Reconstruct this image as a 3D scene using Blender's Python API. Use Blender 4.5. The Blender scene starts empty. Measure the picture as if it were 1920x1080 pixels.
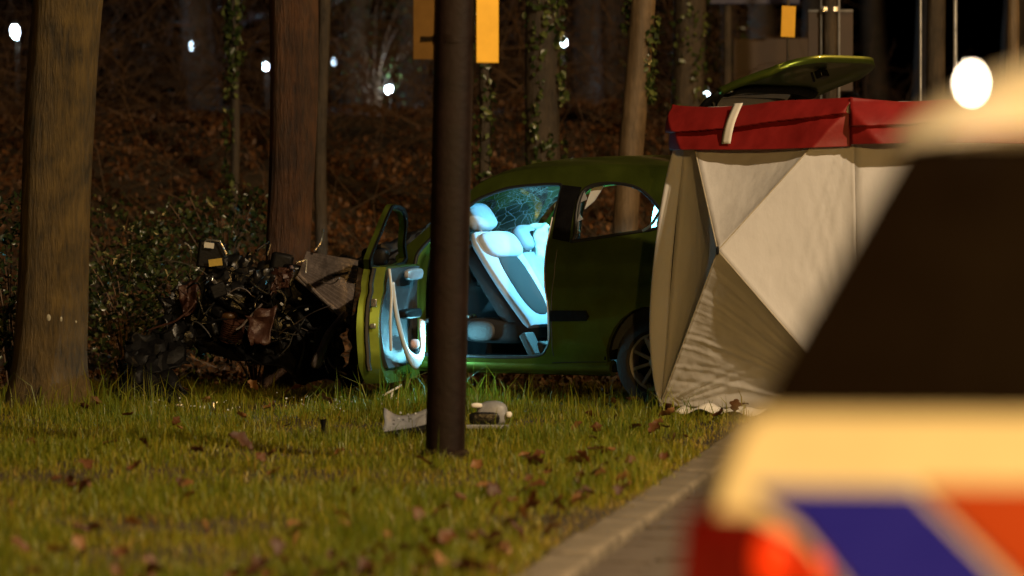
import bpy, bmesh, math, random
import numpy as np
from mathutils import Vector, Matrix, noise
from mathutils.geometry import delaunay_2d_cdt

random.seed(7); rng = np.random.default_rng(7)
S = bpy.context.scene
COL = S.collection

# ------------------------------------------------------------------ camera
F = 9300.0; CH = 1.55; HY = 285.0          # focal length in photo pixels, camera height, horizon row
cam_d = bpy.data.cameras.new('camera'); cam = bpy.data.objects.new('camera', cam_d); COL.objects.link(cam)
cam.location = (0, 0, CH); cam.rotation_euler = (math.pi/2, 0, 0)
cam_d.sensor_width = 36; cam_d.lens = 36*F/1920; cam_d.shift_y = -(540-HY)/1920
cam_d.clip_start = .1; cam_d.clip_end = 600
cam_d.dof.use_dof = True; cam_d.dof.focus_distance = 29.8; cam_d.dof.aperture_fstop = 2.05
cam_d.dof.aperture_ratio = 1.25
S.camera = cam

# ------------------------------------------------------------------ night sky and lamps
W = bpy.data.worlds.new('World'); S.world = W; W.use_nodes = True
nt = W.node_tree; bg = nt.nodes['Background']
sky = nt.nodes.new('ShaderNodeTexSky'); sky.sky_type = 'NISHITA'; sky.sun_disc = False
sky.sun_elevation = math.radians(-4); sky.sun_rotation = math.radians(200)
nt.links.new(sky.outputs[0], bg.inputs[0]); bg.inputs[1].default_value = 0.12

SODIUM = (1.0, .60, .235)
def lamp(name, loc, power, color, radius, target=None, spot=None, blend=.5):
    d = bpy.data.lights.new(name, 'SPOT' if spot else 'POINT')
    d.energy = power; d.color = color; d.shadow_soft_size = radius
    o = bpy.data.objects.new(name, d); COL.objects.link(o); o.location = loc
    if spot:
        d.spot_size = math.radians(spot); d.spot_blend = blend
        o.rotation_euler = (Vector(target)-Vector(loc)).to_track_quat('-Z', 'Y').to_euler()
    return o
lamp('street_lamp_light', (9.0, 15.5, 10.5), 11500, (1.0, .73, .43), .16)
lamp('street_lamp_light', (7.5, 35.0, 8.0), 1250, (1.0, .53, .15), .16)
lamp('street_lamp_light', (3.4, -.8, 6.4), 7600, (1.0, .56, .15), .16)

S.view_settings.view_transform = 'Standard'; S.view_settings.look = 'None'
S.view_settings.exposure = 0; S.view_settings.gamma = 1
S.view_settings.use_curve_mapping = False
S.cycles.use_denoising = True
S.cycles.max_bounces = 6; S.cycles.transparent_max_bounces = 12
S.cycles.caustics_reflective = False; S.cycles.caustics_refractive = False
S.cycles.sample_clamp_indirect = 4

def at(px, py, Y):
    return Vector(((px-960)/F*Y, Y, CH-(py-HY)/F*Y))

# ------------------------------------------------------------------ materials
def mat(name, col, rough=.6, metal=0, coat=0, var=0, vscale=6, bump=0, bscale=40, col2=None, emit=0, spec=.5,
        stretch=(1, 1, 1), coord='Object', sheen=0):
    m = bpy.data.materials.new(name); m.use_nodes = True
    n = m.node_tree; p = n.nodes['Principled BSDF']
    p.inputs['Base Color'].default_value = (*col, 1); p.inputs['Roughness'].default_value = rough
    p.inputs['Metallic'].default_value = metal; p.inputs['Coat Weight'].default_value = coat
    p.inputs['Specular IOR Level'].default_value = spec; p.inputs['Coat Roughness'].default_value = .06
    p.inputs['Sheen Weight'].default_value = sheen
    if emit:
        p.inputs['Emission Color'].default_value = (*col, 1); p.inputs['Emission Strength'].default_value = emit
    tc = n.nodes.new('ShaderNodeTexCoord'); mp = n.nodes.new('ShaderNodeMapping')
    mp.inputs['Scale'].default_value = stretch
    n.links.new(tc.outputs[coord], mp.inputs[0])
    if var or col2:
        t = n.nodes.new('ShaderNodeTexNoise'); t.inputs['Scale'].default_value = vscale; t.inputs['Detail'].default_value = 6
        t.inputs['Roughness'].default_value = .65
        r = n.nodes.new('ShaderNodeValToRGB'); r.color_ramp.elements[0].position = .33; r.color_ramp.elements[1].position = .68
        lo = tuple(c*(1-var) for c in col); hi = col2 or tuple(min(1, c*(1+var)) for c in col)
        r.color_ramp.elements[0].color = (*lo, 1); r.color_ramp.elements[1].color = (*hi, 1)
        n.links.new(mp.outputs[0], t.inputs[0]); n.links.new(t.outputs[0], r.inputs[0]); n.links.new(r.outputs[0], p.inputs['Base Color'])
        rr = n.nodes.new('ShaderNodeMapRange'); rr.inputs['To Min'].default_value = max(.02, rough-.12); rr.inputs['To Max'].default_value = min(1, rough+.12)
        n.links.new(t.outputs[0], rr.inputs[0]); n.links.new(rr.outputs[0], p.inputs['Roughness'])
    if bump:
        t = n.nodes.new('ShaderNodeTexNoise'); t.inputs['Scale'].default_value = bscale; t.inputs['Detail'].default_value = 5
        b = n.nodes.new('ShaderNodeBump'); b.inputs['Strength'].default_value = bump; b.inputs['Distance'].default_value = .02
        n.links.new(mp.outputs[0], t.inputs[0]); n.links.new(t.outputs[0], b.inputs['Height']); n.links.new(b.outputs[0], p.inputs['Normal'])
    return m

def tint_mat(name, stops, rough=.5, transl=.3, spec=.5):
    """leaf and blade material: colour picked from a per-vertex 'tint' value"""
    m = bpy.data.materials.new(name); m.use_nodes = True
    n = m.node_tree; p = n.nodes['Principled BSDF']; out = n.nodes['Material Output']
    a = n.nodes.new('ShaderNodeAttribute'); a.attribute_name = 'tint'
    r = n.nodes.new('ShaderNodeValToRGB')
    while len(r.color_ramp.elements) < len(stops): r.color_ramp.elements.new(.5)
    for e, (pos, c) in zip(r.color_ramp.elements, stops): e.position = pos; e.color = (*c, 1)
    n.links.new(a.outputs['Fac'], r.inputs[0]); n.links.new(r.outputs[0], p.inputs['Base Color'])
    p.inputs['Roughness'].default_value = rough; p.inputs['Specular IOR Level'].default_value = spec
    if transl:
        tr = n.nodes.new('ShaderNodeBsdfTranslucent'); mx = n.nodes.new('ShaderNodeMixShader'); mx.inputs[0].default_value = transl
        n.links.new(r.outputs[0], tr.inputs[0]); n.links.new(p.outputs[0], mx.inputs[1]); n.links.new(tr.outputs[0], mx.inputs[2])
        n.links.new(mx.outputs[0], out.inputs[0])
    return m

def glass_mat(name, tint=(.9, .95, .95), cracked=False):
    m = bpy.data.materials.new(name); m.use_nodes = True
    n = m.node_tree; n.nodes.remove(n.nodes['Principled BSDF']); out = n.nodes['Material Output']
    t = n.nodes.new('ShaderNodeBsdfTransparent'); t.inputs[0].default_value = (*tint, 1)
    g = n.nodes.new('ShaderNodeBsdfGlossy'); g.inputs['Roughness'].default_value = .03
    fr = n.nodes.new('ShaderNodeFresnel'); fr.inputs[0].default_value = 1.45
    mx = n.nodes.new('ShaderNodeMixShader')
    n.links.new(fr.outputs[0], mx.inputs[0]); n.links.new(t.outputs[0], mx.inputs[1]); n.links.new(g.outputs[0], mx.inputs[2])
    last = mx
    if cracked:
        tc = n.nodes.new('ShaderNodeTexCoord')
        wob = n.nodes.new('ShaderNodeTexNoise'); wob.inputs['Scale'].default_value = 5
        add = n.nodes.new('ShaderNodeMixRGB'); add.blend_type = 'ADD'; add.inputs[0].default_value = .12
        n.links.new(tc.outputs['Object'], wob.inputs[0]); n.links.new(tc.outputs['Object'], add.inputs[1]); n.links.new(wob.outputs['Color'], add.inputs[2])
        facs = []
        for sc, th in ((11, .03), (40, .10)):
            v = n.nodes.new('ShaderNodeTexVoronoi'); v.feature = 'DISTANCE_TO_EDGE'; v.inputs['Scale'].default_value = sc
            n.links.new(add.outputs[0], v.inputs['Vector'])
            lt = n.nodes.new('ShaderNodeMapRange'); lt.inputs['From Max'].default_value = th; lt.inputs['To Min'].default_value = 1; lt.inputs['To Max'].default_value = 0
            n.links.new(v.outputs[0], lt.inputs[0]); facs.append(lt)
        area = n.nodes.new('ShaderNodeTexNoise'); area.inputs['Scale'].default_value = 2.6; area.inputs['Detail'].default_value = 4
        n.links.new(tc.outputs['Object'], area.inputs[0])
        ar = n.nodes.new('ShaderNodeMapRange'); ar.inputs['From Min'].default_value = .40; ar.inputs['From Max'].default_value = .62
        n.links.new(area.outputs[0], ar.inputs[0])
        mul = n.nodes.new('ShaderNodeMath'); mul.operation = 'MULTIPLY'
        n.links.new(facs[1].outputs[0], mul.inputs[0]); n.links.new(ar.outputs[0], mul.inputs[1])
        mxm = n.nodes.new('ShaderNodeMath'); mxm.operation = 'MAXIMUM'
        n.links.new(facs[0].outputs[0], mxm.inputs[0]); n.links.new(mul.outputs[0], mxm.inputs[1])
        sc_ = n.nodes.new('ShaderNodeMath'); sc_.operation = 'MULTIPLY_ADD'; sc_.inputs[1].default_value = .55; sc_.inputs[2].default_value = .05
        n.links.new(mxm.outputs[0], sc_.inputs[0])
        d = n.nodes.new('ShaderNodeBsdfTranslucent'); d.inputs[0].default_value = (.55, .75, .7, 1)
        dd = n.nodes.new('ShaderNodeBsdfDiffuse'); dd.inputs[0].default_value = (.55, .75, .7, 1)
        md = n.nodes.new('ShaderNodeMixShader'); n.links.new(d.outputs[0], md.inputs[1]); n.links.new(dd.outputs[0], md.inputs[2])
        m2 = n.nodes.new('ShaderNodeMixShader')
        n.links.new(sc_.outputs[0], m2.inputs[0]); n.links.new(mx.outputs[0], m2.inputs[1]); n.links.new(md.outputs[0], m2.inputs[2])
        last = m2
    n.links.new(last.outputs[0], out.inputs[0])
    return m

def bark_mat(name, lo, hi, scale=1.0, strength=.9):
    m = bpy.data.materials.new(name); m.use_nodes = True
    n = m.node_tree; p = n.nodes['Principled BSDF']; p.inputs['Roughness'].default_value = .55
    tc = n.nodes.new('ShaderNodeTexCoord'); mp = n.nodes.new('ShaderNodeMapping'); mp.inputs['Scale'].default_value = (1, 1, .16)
    n.links.new(tc.outputs['Object'], mp.inputs[0])
    t = n.nodes.new('ShaderNodeTexNoise'); t.inputs['Scale'].default_value = 42*scale; t.inputs['Detail'].default_value = 8; t.inputs['Roughness'].default_value = .7
    n.links.new(mp.outputs[0], t.inputs[0])
    t2 = n.nodes.new('ShaderNodeTexNoise'); t2.inputs['Scale'].default_value = 5; t2.inputs['Detail'].default_value = 5
    n.links.new(tc.outputs['Object'], t2.inputs[0])
    mixf = n.nodes.new('ShaderNodeMath'); mixf.operation = 'ADD'; n.links.new(t.outputs[0], mixf.inputs[0]); n.links.new(t2.outputs[0], mixf.inputs[1])
    r = n.nodes.new('ShaderNodeValToRGB'); r.color_ramp.elements[0].position = .38; r.color_ramp.elements[1].position = .62
    r.color_ramp.elements[0].color = (*lo, 1); r.color_ramp.elements[1].color = (*hi, 1)
    half = n.nodes.new('ShaderNodeMath'); half.operation = 'MULTIPLY'; half.inputs[1].default_value = .5
    n.links.new(mixf.outputs[0], half.inputs[0]); n.links.new(half.outputs[0], r.inputs[0]); n.links.new(r.outputs[0], p.inputs['Base Color'])
    b = n.nodes.new('ShaderNodeBump'); b.inputs['Strength'].default_value = strength; b.inputs['Distance'].default_value = .02
    n.links.new(t.outputs[0], b.inputs['Height']); n.links.new(b.outputs[0], p.inputs['Normal'])
    return m

M = {}
M['soil'] = mat('soil', (.035, .024, .012), .9, var=.5, vscale=3, bump=.6, bscale=18)
M['asphalt'] = mat('asphalt', (.05, .047, .043), .85, var=.35, vscale=14, bump=.5, bscale=120)
M['kerb'] = mat('kerb_concrete', (.15, .125, .09), .85, var=.45, vscale=7, bump=.4, bscale=60)
M['gutter'] = mat('gutter_paving', (.10, .08, .065), .85, var=.35, vscale=9, bump=.4, bscale=60)
M['bark'] = bark_mat('bark', (.020, .013, .003), (.125, .080, .018), strength=1.3)
M['bark_red'] = bark_mat('bark_reddish', (.018, .007, .002), (.105, .040, .010), strength=1.3)
M['bark_pale'] = bark_mat('bark_pale', (.08, .055, .03), (.19, .13, .07), strength=.5)
M['bark_dark'] = bark_mat('bark_dark', (.02, .015, .01), (.07, .05, .03))
M['lichen'] = mat('lichen', (.38, .36, .28), .9, var=.3, vscale=30)
M['green'] = mat('green_paint', (.125, .175, .024), .38, metal=.82, coat=.35, var=.15, vscale=5, bump=.02, bscale=30)
M['seal'] = mat('black_rubber', (.012, .012, .012), .5, bump=.1)
M['black'] = mat('black_plastic', (.005, .005, .0055), .5, spec=.12, var=.3, vscale=12, bump=.15)
M['black_gloss'] = mat('oily_black_metal', (.005, .005, .0055), .33, spec=.35, metal=.0, var=.5, vscale=10, bump=.3, bscale=25)
M['trim'] = mat('grey_trim', (.035, .038, .042), .55, var=.25, vscale=8, bump=.25, bscale=120)
M['paletrim'] = mat('pale_trim', (.55, .57, .58), .45, var=.1, bump=.1, bscale=80)
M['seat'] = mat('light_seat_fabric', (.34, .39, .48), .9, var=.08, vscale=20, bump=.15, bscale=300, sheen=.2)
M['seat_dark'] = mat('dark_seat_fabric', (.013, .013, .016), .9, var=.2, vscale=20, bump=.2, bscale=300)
M['airbag'] = mat('airbag_cloth', (.62, .72, .66), .85, var=.08, bump=.3, bscale=25)
M['alloy'] = mat('alloy', (.42, .40, .38), .45, metal=.3, var=.2, vscale=20)
M['silver'] = mat('bare_metal', (.62, .60, .56), .28, metal=.9, var=.3, vscale=14, bump=.3, bscale=30)
M['fins'] = mat('radiator_fins', (.20, .165, .15), .4, metal=.5, var=.4, vscale=8, bump=.3, bscale=40)
M['rustred'] = mat('rust_red_metal', (.045, .017, .011), .5, metal=.2, var=.4, vscale=10, bump=.3)
M['amber'] = mat('amber_plastic', (.055, .026, .008), .45, var=.4, vscale=9, bump=.2)
M['label'] = mat('paper_label', (.55, .52, .44), .8, var=.15)
M['ylabel'] = mat('yellow_label', (.42, .30, .05), .7, var=.3, vscale=12)
M['tyre'] = mat('tyre_rubber', (.022, .020, .020), .8, var=.3, bump=.3, bscale=60)
M['tent'] = mat('white_tent_cloth', (.75, .75, .78), .85, var=.06, vscale=3, bump=.45, bscale=9, stretch=(1, 1, .6))
_n = M['tent'].node_tree; _o = _n.nodes['Material Output']; _p = _n.nodes['Principled BSDF']; _t = _n.nodes.new('ShaderNodeBsdfTranslucent'); _t.inputs[0].default_value = (.74, .72, .70, 1)
_m = _n.nodes.new('ShaderNodeMixShader'); _m.inputs[0].default_value = .28
_n.links.new(_p.outputs[0], _m.inputs[1]); _n.links.new(_t.outputs[0], _m.inputs[2]); _n.links.new(_m.outputs[0], _o.inputs[0])
M['tentred'] = mat('red_tent_cloth', (.21, .007, .006), .6, var=.2, vscale=4, bump=.3, bscale=9)
M['white'] = mat('white_tape', (.8, .78, .74), .6, var=.08)
M['cord'] = mat('cord', (.45, .40, .30), .8, var=.2, vscale=30)
M['polebrown'] = mat('brown_painted_post', (.010, .0045, .003), .6, spec=.22, var=.4, vscale=7, bump=.12, bscale=30)
M['signyellow'] = mat('yellow_sign_paint', (.72, .40, .015), .5, var=.08, vscale=8)
M['signshade'] = mat('sign_shaded_ochre', (.50, .32, .15), .6, var=.15, vscale=8)  # duller ochre puts shade into the colour of the left yellow plate
M['signgrey'] = mat('sign_board_brown', (.06, .042, .034), .7, var=.2, vscale=6)
M['steel'] = mat('galvanised_steel', (.40, .41, .43), .4, metal=.6, var=.25, vscale=12)
M['blue_sign'] = mat('blue_sign', (.006, .008, .06), .5, var=.1)
M['van_white'] = mat('van_white_paint', (.80, .78, .74), .3, coat=.6, var=.04)
M['van_glass'] = mat('van_dark_glass', (.004, .002, .0012), .35, var=.1, spec=.04)
M['van_blue'] = mat('blue_stripe', (.005, .007, .55), .45, var=.06)
M['van_orange'] = mat('orange_stripe', (.40, .050, .006), .45, var=.06)
M['taillight'] = mat('red_lens', (.10, .004, .003), .2, coat=.5, var=.2, vscale=30)
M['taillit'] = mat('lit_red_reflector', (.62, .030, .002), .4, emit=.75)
M['glow'] = mat('cold_white_lamp', (.62, .82, 1.0), .4, emit=90)
M['glow_dim'] = mat('dim_white_lamp', (.62, .82, 1.0), .4, emit=9)
M['glint_warm'] = mat('warm_roof_glint', (1.0, .80, .58), .4, emit=75)  # emission standing in for a glint on the van roof
M['glass'] = glass_mat('clear_glass')
M['cracked'] = glass_mat('cracked_glass', cracked=True)
M['greyed'] = glass_mat('greyed_glass', (.75, .75, .75)); _n = M['greyed'].node_tree; _o = _n.nodes['Material Output']; _l = _o.inputs[0].links[0].from_socket
_d = _n.nodes.new('ShaderNodeBsdfDiffuse'); _d.inputs[0].default_value = (.4, .4, .4, 1); _m = _n.nodes.new('ShaderNodeMixShader'); _m.inputs[0].default_value = .14  # a little even grey mixed into the clear glass
_n.links.new(_l, _m.inputs[1]); _n.links.new(_d.outputs[0], _m.inputs[2]); _n.links.new(_m.outputs[0], _o.inputs[0])
M['greyplastic'] = mat('grey_plastic', (.26, .27, .30), .45, var=.25, vscale=9, bump=.15)
M['grass'] = tint_mat('grass_blade', [(0, (.105, .165, .010)), (.45, (.23, .245, .015)), (.8, (.38, .31, .026)), (1, (.48, .34, .07))], .45, .4)
M['leaf'] = tint_mat('dead_leaf', [(0, (.05, .016, .005)), (.5, (.12, .045, .012)), (1, (.24, .115, .035))], .6, .2)
M['litter'] = tint_mat('leaf_litter', [(0, (.052, .022, .007)), (.7, (.135, .056, .017)), (1, (.24, .11, .034))], .55, .15)
M['ivy'] = tint_mat('ivy_leaf', [(0, (.015, .03, .008)), (.6, (.05, .075, .018)), (1, (.14, .17, .05))], .3, .15)
M['shrubleaf'] = tint_mat('shrub_leaf', [(0, (.010, .020, .006)), (.7, (.03, .045, .012)), (1, (.07, .08, .025))], .30, .1, spec=.5)
M['twig'] = mat('twig_bark', (.10, .055, .025), .55, var=.4, vscale=8)

# ------------------------------------------------------------------ builders
def prop(o, label=None, cat=None, group=None, kind=None):
    if label: o['label'] = label
    if cat: o['category'] = cat
    if group: o['group'] = group
    if kind: o['kind'] = kind
    return o

def empty(name, loc, label, cat, rz=0, group=None):
    o = bpy.data.objects.new(name, None); COL.objects.link(o); o.location = loc; o.rotation_euler = (0, 0, rz)
    o.empty_display_size = .2
    return prop(o, label, cat, group)

def link(name, me, parent=None):
    o = bpy.data.objects.new(name, me); COL.objects.link(o)
    if parent: o.parent = parent
    return o

def mesh(name, V, Fc, m, parent=None, smooth=True, angle=40):
    me = bpy.data.meshes.new(name); me.from_pydata([tuple(v) for v in V], [], Fc); me.update()
    if m: me.materials.append(m)
    if smooth:
        me.shade_smooth(); me.set_sharp_from_angle(angle=math.radians(angle))
    return link(name, me, parent)

def np_mesh(name, V, T, m, tint=None, parent=None, smooth=False):
    me = bpy.data.meshes.new(name)
    V = np.ascontiguousarray(V, dtype=np.float32); T = np.ascontiguousarray(T, dtype=np.int32)
    me.vertices.add(len(V)); me.vertices.foreach_set('co', V.ravel())
    me.loops.add(T.size); me.loops.foreach_set('vertex_index', T.ravel())
    me.polygons.add(len(T)); k = T.shape[1]
    me.polygons.foreach_set('loop_start', np.arange(0, T.size, k, dtype=np.int32))
    if tint is not None:
        a = me.attributes.new('tint', 'FLOAT', 'POINT'); a.data.foreach_set('value', np.ascontiguousarray(tint, dtype=np.float32))
    me.update(calc_edges=True); me.validate()
    me.materials.append(m)
    if smooth: me.shade_smooth()
    return link(name, me, parent)

class MB:
    """collects boxes, tubes and lathes in one mesh"""
    def __init__(s): s.V = []; s.F = []
    def add(s, V, Fc):
        n = len(s.V); s.V += [Vector(v) for v in V]; s.F += [tuple(i+n for i in f) for f in Fc]; return s
    def box(s, c, size, R=None):
        R = R or Matrix.Identity(3); c = Vector(c); hx, hy, hz = [k/2 for k in size]
        V = [c+R@Vector((x*hx, y*hy, z*hz)) for z in (-1, 1) for y in (-1, 1) for x in (-1, 1)]
        return s.add(V, [(0, 2, 3, 1), (4, 5, 7, 6), (0, 1, 5, 4), (2, 6, 7, 3), (0, 4, 6, 2), (1, 3, 7, 5)])
    def tube(s, pts, r, seg=8, cap=True):
        pts = [Vector(p) for p in pts]; n = len(pts); rs = r if isinstance(r, (list, tuple)) else [r]*n
        V = []; Fc = []; up = Vector((0, 0, 1)); pa = None
        for i, p in enumerate(pts):
            d = (pts[min(i+1, n-1)]-pts[max(i-1, 0)]).normalized()
            if pa is None: pa = d.orthogonal().normalized()
            else:
                pa = (pa-d*pa.dot(d)); pa = pa.normalized() if pa.length > 1e-6 else d.orthogonal().normalized()
            b = d.cross(pa)
            for k in range(seg):
                a = 2*math.pi*k/seg; V.append(p+(pa*math.cos(a)+b*math.sin(a))*rs[i])
        for i in range(n-1):
            for k in range(seg):
                k2 = (k+1) % seg; Fc.append((i*seg+k, i*seg+k2, (i+1)*seg+k2, (i+1)*seg+k))
        if cap: Fc.append(tuple(range(seg-1, -1, -1))); Fc.append(tuple((n-1)*seg+k for k in range(seg)))
        return s.add(V, Fc)
    def lathe(s, prof, c, axis, seg=24):
        """prof: (radius, height along axis)"""
        axis = Vector(axis).normalized(); a = axis.orthogonal().normalized(); b = axis.cross(a); c = Vector(c)
        V = []; Fc = []
        for r, h in prof:
            for k in range(seg):
                t = 2*math.pi*k/seg; V.append(c+axis*h+(a*math.cos(t)+b*math.sin(t))*r)
        for i in range(len(prof)-1):
            for k in range(seg):
                k2 = (k+1) % seg; Fc.append((i*seg+k, i*seg+k2, (i+1)*seg+k2, (i+1)*seg+k))
        Fc.append(tuple(range(seg-1, -1, -1))); Fc.append(tuple((len(prof)-1)*seg+k for k in range(seg)))
        return s.add(V, Fc)
    def build(s, name, m, parent=None, bevel=0, smooth=True, angle=40, seg=2):
        o = mesh(name, s.V, s.F, m, parent, smooth, angle)
        if bevel:
            b = o.modifiers.new('bevel', 'BEVEL'); b.width = bevel; b.segments = seg; b.limit_method = 'ANGLE'; b.angle_limit = math.radians(35)
        return o

def spline(pts, n=6, closed=False):
    P = [Vector(p) for p in pts]; out = []; N = len(P)
    rngs = range(N) if closed else range(N-1)
    for i in rngs:
        p0 = P[(i-1) % N] if (closed or i > 0) else P[i]; p1 = P[i]; p2 = P[(i+1) % N]
        p3 = P[(i+2) % N] if (closed or i+2 < N) else p2
        for k in range(n):
            t = k/n
            out.append(.5*((2*p1)+(p2-p0)*t+(2*p0-5*p1+4*p2-p3)*t*t+(3*p1-p0-3*p2+p3)*t**3))
    if not closed: out.append(P[-1])
    return out

def puff(c, size, e=.45, R=None, nu=24, nv=14, amp=0, seed=0):
    """a cushion: superellipsoid of full size `size`; returns verts, faces"""
    R = R or Matrix.Identity(3); c = Vector(c); V = []; Fc = []
    f = lambda x: math.copysign(abs(x)**e, x)
    for i in range(nv+1):
        ph = -math.pi/2+math.pi*i/nv
        for k in range(nu):
            th = 2*math.pi*k/nu
            p = Vector((f(math.cos(ph))*f(math.cos(th))*size[0]/2, f(math.cos(ph))*f(math.sin(th))*size[1]/2, f(math.sin(ph))*size[2]/2))
            if amp: p *= 1+amp*noise.noise(p*9+Vector((seed, 0, 0)))
            V.append(c+R@p)
    for i in range(nv):
        for k in range(nu):
            k2 = (k+1) % nu; Fc.append((i*nu+k, i*nu+k2, (i+1)*nu+k2, (i+1)*nu+k))
    return V, Fc

def inside(p, poly):
    x, y = p; c = False; j = len(poly)-1
    for i in range(len(poly)):
        xi, yi = poly[i]; xj, yj = poly[j]
        if (yi > y) != (yj > y) and x < (xj-xi)*(y-yi)/(yj-yi)+xi: c = not c
        j = i
    return c

def panel(outer, holes, fn, thick, step=.045):
    """sheet cut from a 2-D outline with holes, bent by fn(u,z) -> v and given thickness; verts, faces"""
    loops = [outer]+list(holes); P = []; E = []
    for lp in loops:
        s = len(P); pts = []
        for i in range(len(lp)):
            a = Vector(lp[i]); b = Vector(lp[(i+1) % len(lp)]); n = max(1, int((b-a).length/step))
            pts += [a.lerp(b, k/n) for k in range(n)]
        P += pts; E += [(s+i, s+(i+1) % len(pts)) for i in range(len(pts))]
    us = [p[0] for p in outer]; zs = [p[1] for p in outer]; edge = np.array([(p.x, p.y) for p in P])
    u = min(us)+step/2
    while u < max(us):
        z = min(zs)+step/2
        while z < max(zs):
            if inside((u, z), outer) and not any(inside((u, z), h) for h in holes) and np.min(np.hypot(edge[:, 0]-u, edge[:, 1]-z)) > step*.55:
                P.append(Vector((u, z)))
            z += step
        u += step
    vs, es, fs, *_ = delaunay_2d_cdt([Vector((p.x, p.y)) for p in P], E, [], 0, 1e-6)
    keep = []
    for f in fs:
        c = sum((vs[i] for i in f), Vector((0, 0)))/len(f)
        if inside((c.x, c.y), outer) and not any(inside((c.x, c.y), h) for h in holes): keep.append(tuple(f))
    n = len(vs); V = [Vector((p.x, fn(p.x, p.y), p.y)) for p in vs]
    V2 = [v+Vector((0, thick, 0)) for v in V]
    cnt = {}
    for f in keep:
        for i in range(len(f)):
            a, b = f[i], f[(i+1) % len(f)]; k = (min(a, b), max(a, b)); cnt.setdefault(k, []).append((a, b))
    Fc = list(keep)+[tuple(i+n for i in reversed(f)) for f in keep]
    for k, l in cnt.items():
        if len(l) == 1:
            a, b = l[0]; Fc.append((b, a, a+n, b+n))
    return V+V2, Fc

def grid_sheet(fn, nu, nv, thick=None):
    V = [fn(i/nu, j/nv) for j in range(nv+1) for i in range(nu+1)]
    Fc = [(j*(nu+1)+i, j*(nu+1)+i+1, (j+1)*(nu+1)+i+1, (j+1)*(nu+1)+i) for j in range(nv) for i in range(nu)]
    return V, Fc
def solid(o, t, off=-1):
    s = o.modifiers.new('solid', 'SOLIDIFY'); s.thickness = t; s.offset = off; return o

def leaf_cloud(P, size, spread_n=None, tint=None, droop=0., fold=True):
    """bent two-quad leaves at points P (n,3); optional normals spread_n (n,3). returns V, quads, tint"""
    n = len(P); d = rng.normal(size=(n, 3)); d /= np.linalg.norm(d, axis=1, keepdims=True)
    nrm = rng.normal(size=(n, 3))*.6 + (spread_n if spread_n is not None else np.array([0, 0, 0]))
    nrm /= np.linalg.norm(nrm, axis=1, keepdims=True)+1e-9
    d = d-nrm*np.sum(d*nrm, axis=1, keepdims=True); d /= np.linalg.norm(d, axis=1, keepdims=True)+1e-9
    b = np.cross(nrm, d); s = (size*rng.uniform(.6, 1.3, n))[:, None]
    V = np.stack([P-d*s*.5, P+b*s*.36+nrm*s*.12, P+d*s*.55-nrm*s*.08, P-b*s*.36+nrm*s*.12], 1).reshape(-1, 3)
    k = np.arange(n)[:, None]*4
    T = np.concatenate([k+np.array([[0, 1, 2]]), k+np.array([[0, 2, 3]])], 0)
    t = np.repeat(rng.uniform(0, 1, n) if tint is None else tint, 4)
    return V, T, t

# ------------------------------------------------------------------ ground
KX = lambda y: .122+(y-18.97)*.1294
def sstep(t): t = min(1, max(0, t)); return t*t*(3-2*t)
def gh(x, y):
    off = x-KX(y)
    if off > 0.1: return -.18
    b = 1.85*sstep((y-33.2)/12.5)*sstep((-.3-off)/1.6)
    h = b*(1+.16*noise.noise(Vector((x*.5, y*.35, 0))))+.05*noise.noise(Vector((x*.8, y*.6, 3)))*sstep((-off)/.6)
    if y > 60: h -= 1.2*sstep((y-60)/40)
    return h
offs = [-90, -60, -35, -20, -14, -11] + list(np.arange(-9.5, -1, .5)) + [-1, -.7, -.45, -.25, -.1, -.03, .02, .05, .14, .2, 1, 3, 6, 12, 30, 60, 110]
ys = [-20, -5, 5, 10] + list(np.arange(14, 34, 1.)) + list(np.arange(34, 62, .7)) + [64, 68, 74, 80, 90, 105, 130, 170, 230, 320]
V = []; Fc = []
for y in ys:
    for o_ in offs:
        x = KX(y)+o_; V.append((x, y, gh(x, y) if o_ < .1 else -.18 if o_ < 7 else -.12))
n = len(offs)
for j in range(len(ys)-1):
    for i in range(n-1): Fc.append((j*n+i, j*n+i+1, (j+1)*n+i+1, (j+1)*n+i))
prop(mesh('ground', V, Fc, M['soil']), kind='structure')
# road sheet
V, Fc = grid_sheet(lambda a, b: Vector((KX(-15+b*330)+.62+a*6.2, -15+b*330, -.135)), 2, 40)
prop(mesh('road', V, Fc, M['asphalt']), kind='structure')
# kerb with its stones and the gutter with its pavers
def ys_range(a, b, st):
    while a < b: yield a; a += st
ang = math.atan(.1294)
RZ = Matrix.Rotation(-ang, 3, 'Z')
kerb = MB().tube([(KX(8)+.10, 8, -.16), (KX(60)+.10, 60, -.16)], .04, 6).build('kerb', M['kerb']); prop(kerb, kind='structure')
gut = MB().tube([(KX(8)+.31, 8, -.17), (KX(60)+.31, 60, -.17)], .04, 6).build('gutter', M['gutter']); prop(gut, kind='structure')
km = None; gm = None
for i, y in enumerate(ys_range(12, 42, 1.0)):
    if km is None:
        s0 = MB().box((0, 0, 0), (.19, .985, .26)).build('kerb_stone', M['kerb'], kerb, bevel=.02); km = s0.data
        s = s0
    else:
        s = link('kerb_stone', km, kerb); b_ = s.modifiers.new('bevel', 'BEVEL'); b_.width = .02; b_.segments = 2
    s.location = (KX(y+.5)+.10+random.uniform(-.006, .006), y+.5, -.115+random.uniform(-.008, .008)); s.rotation_euler = (0, 0, -ang+random.uniform(-.006, .006))
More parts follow.
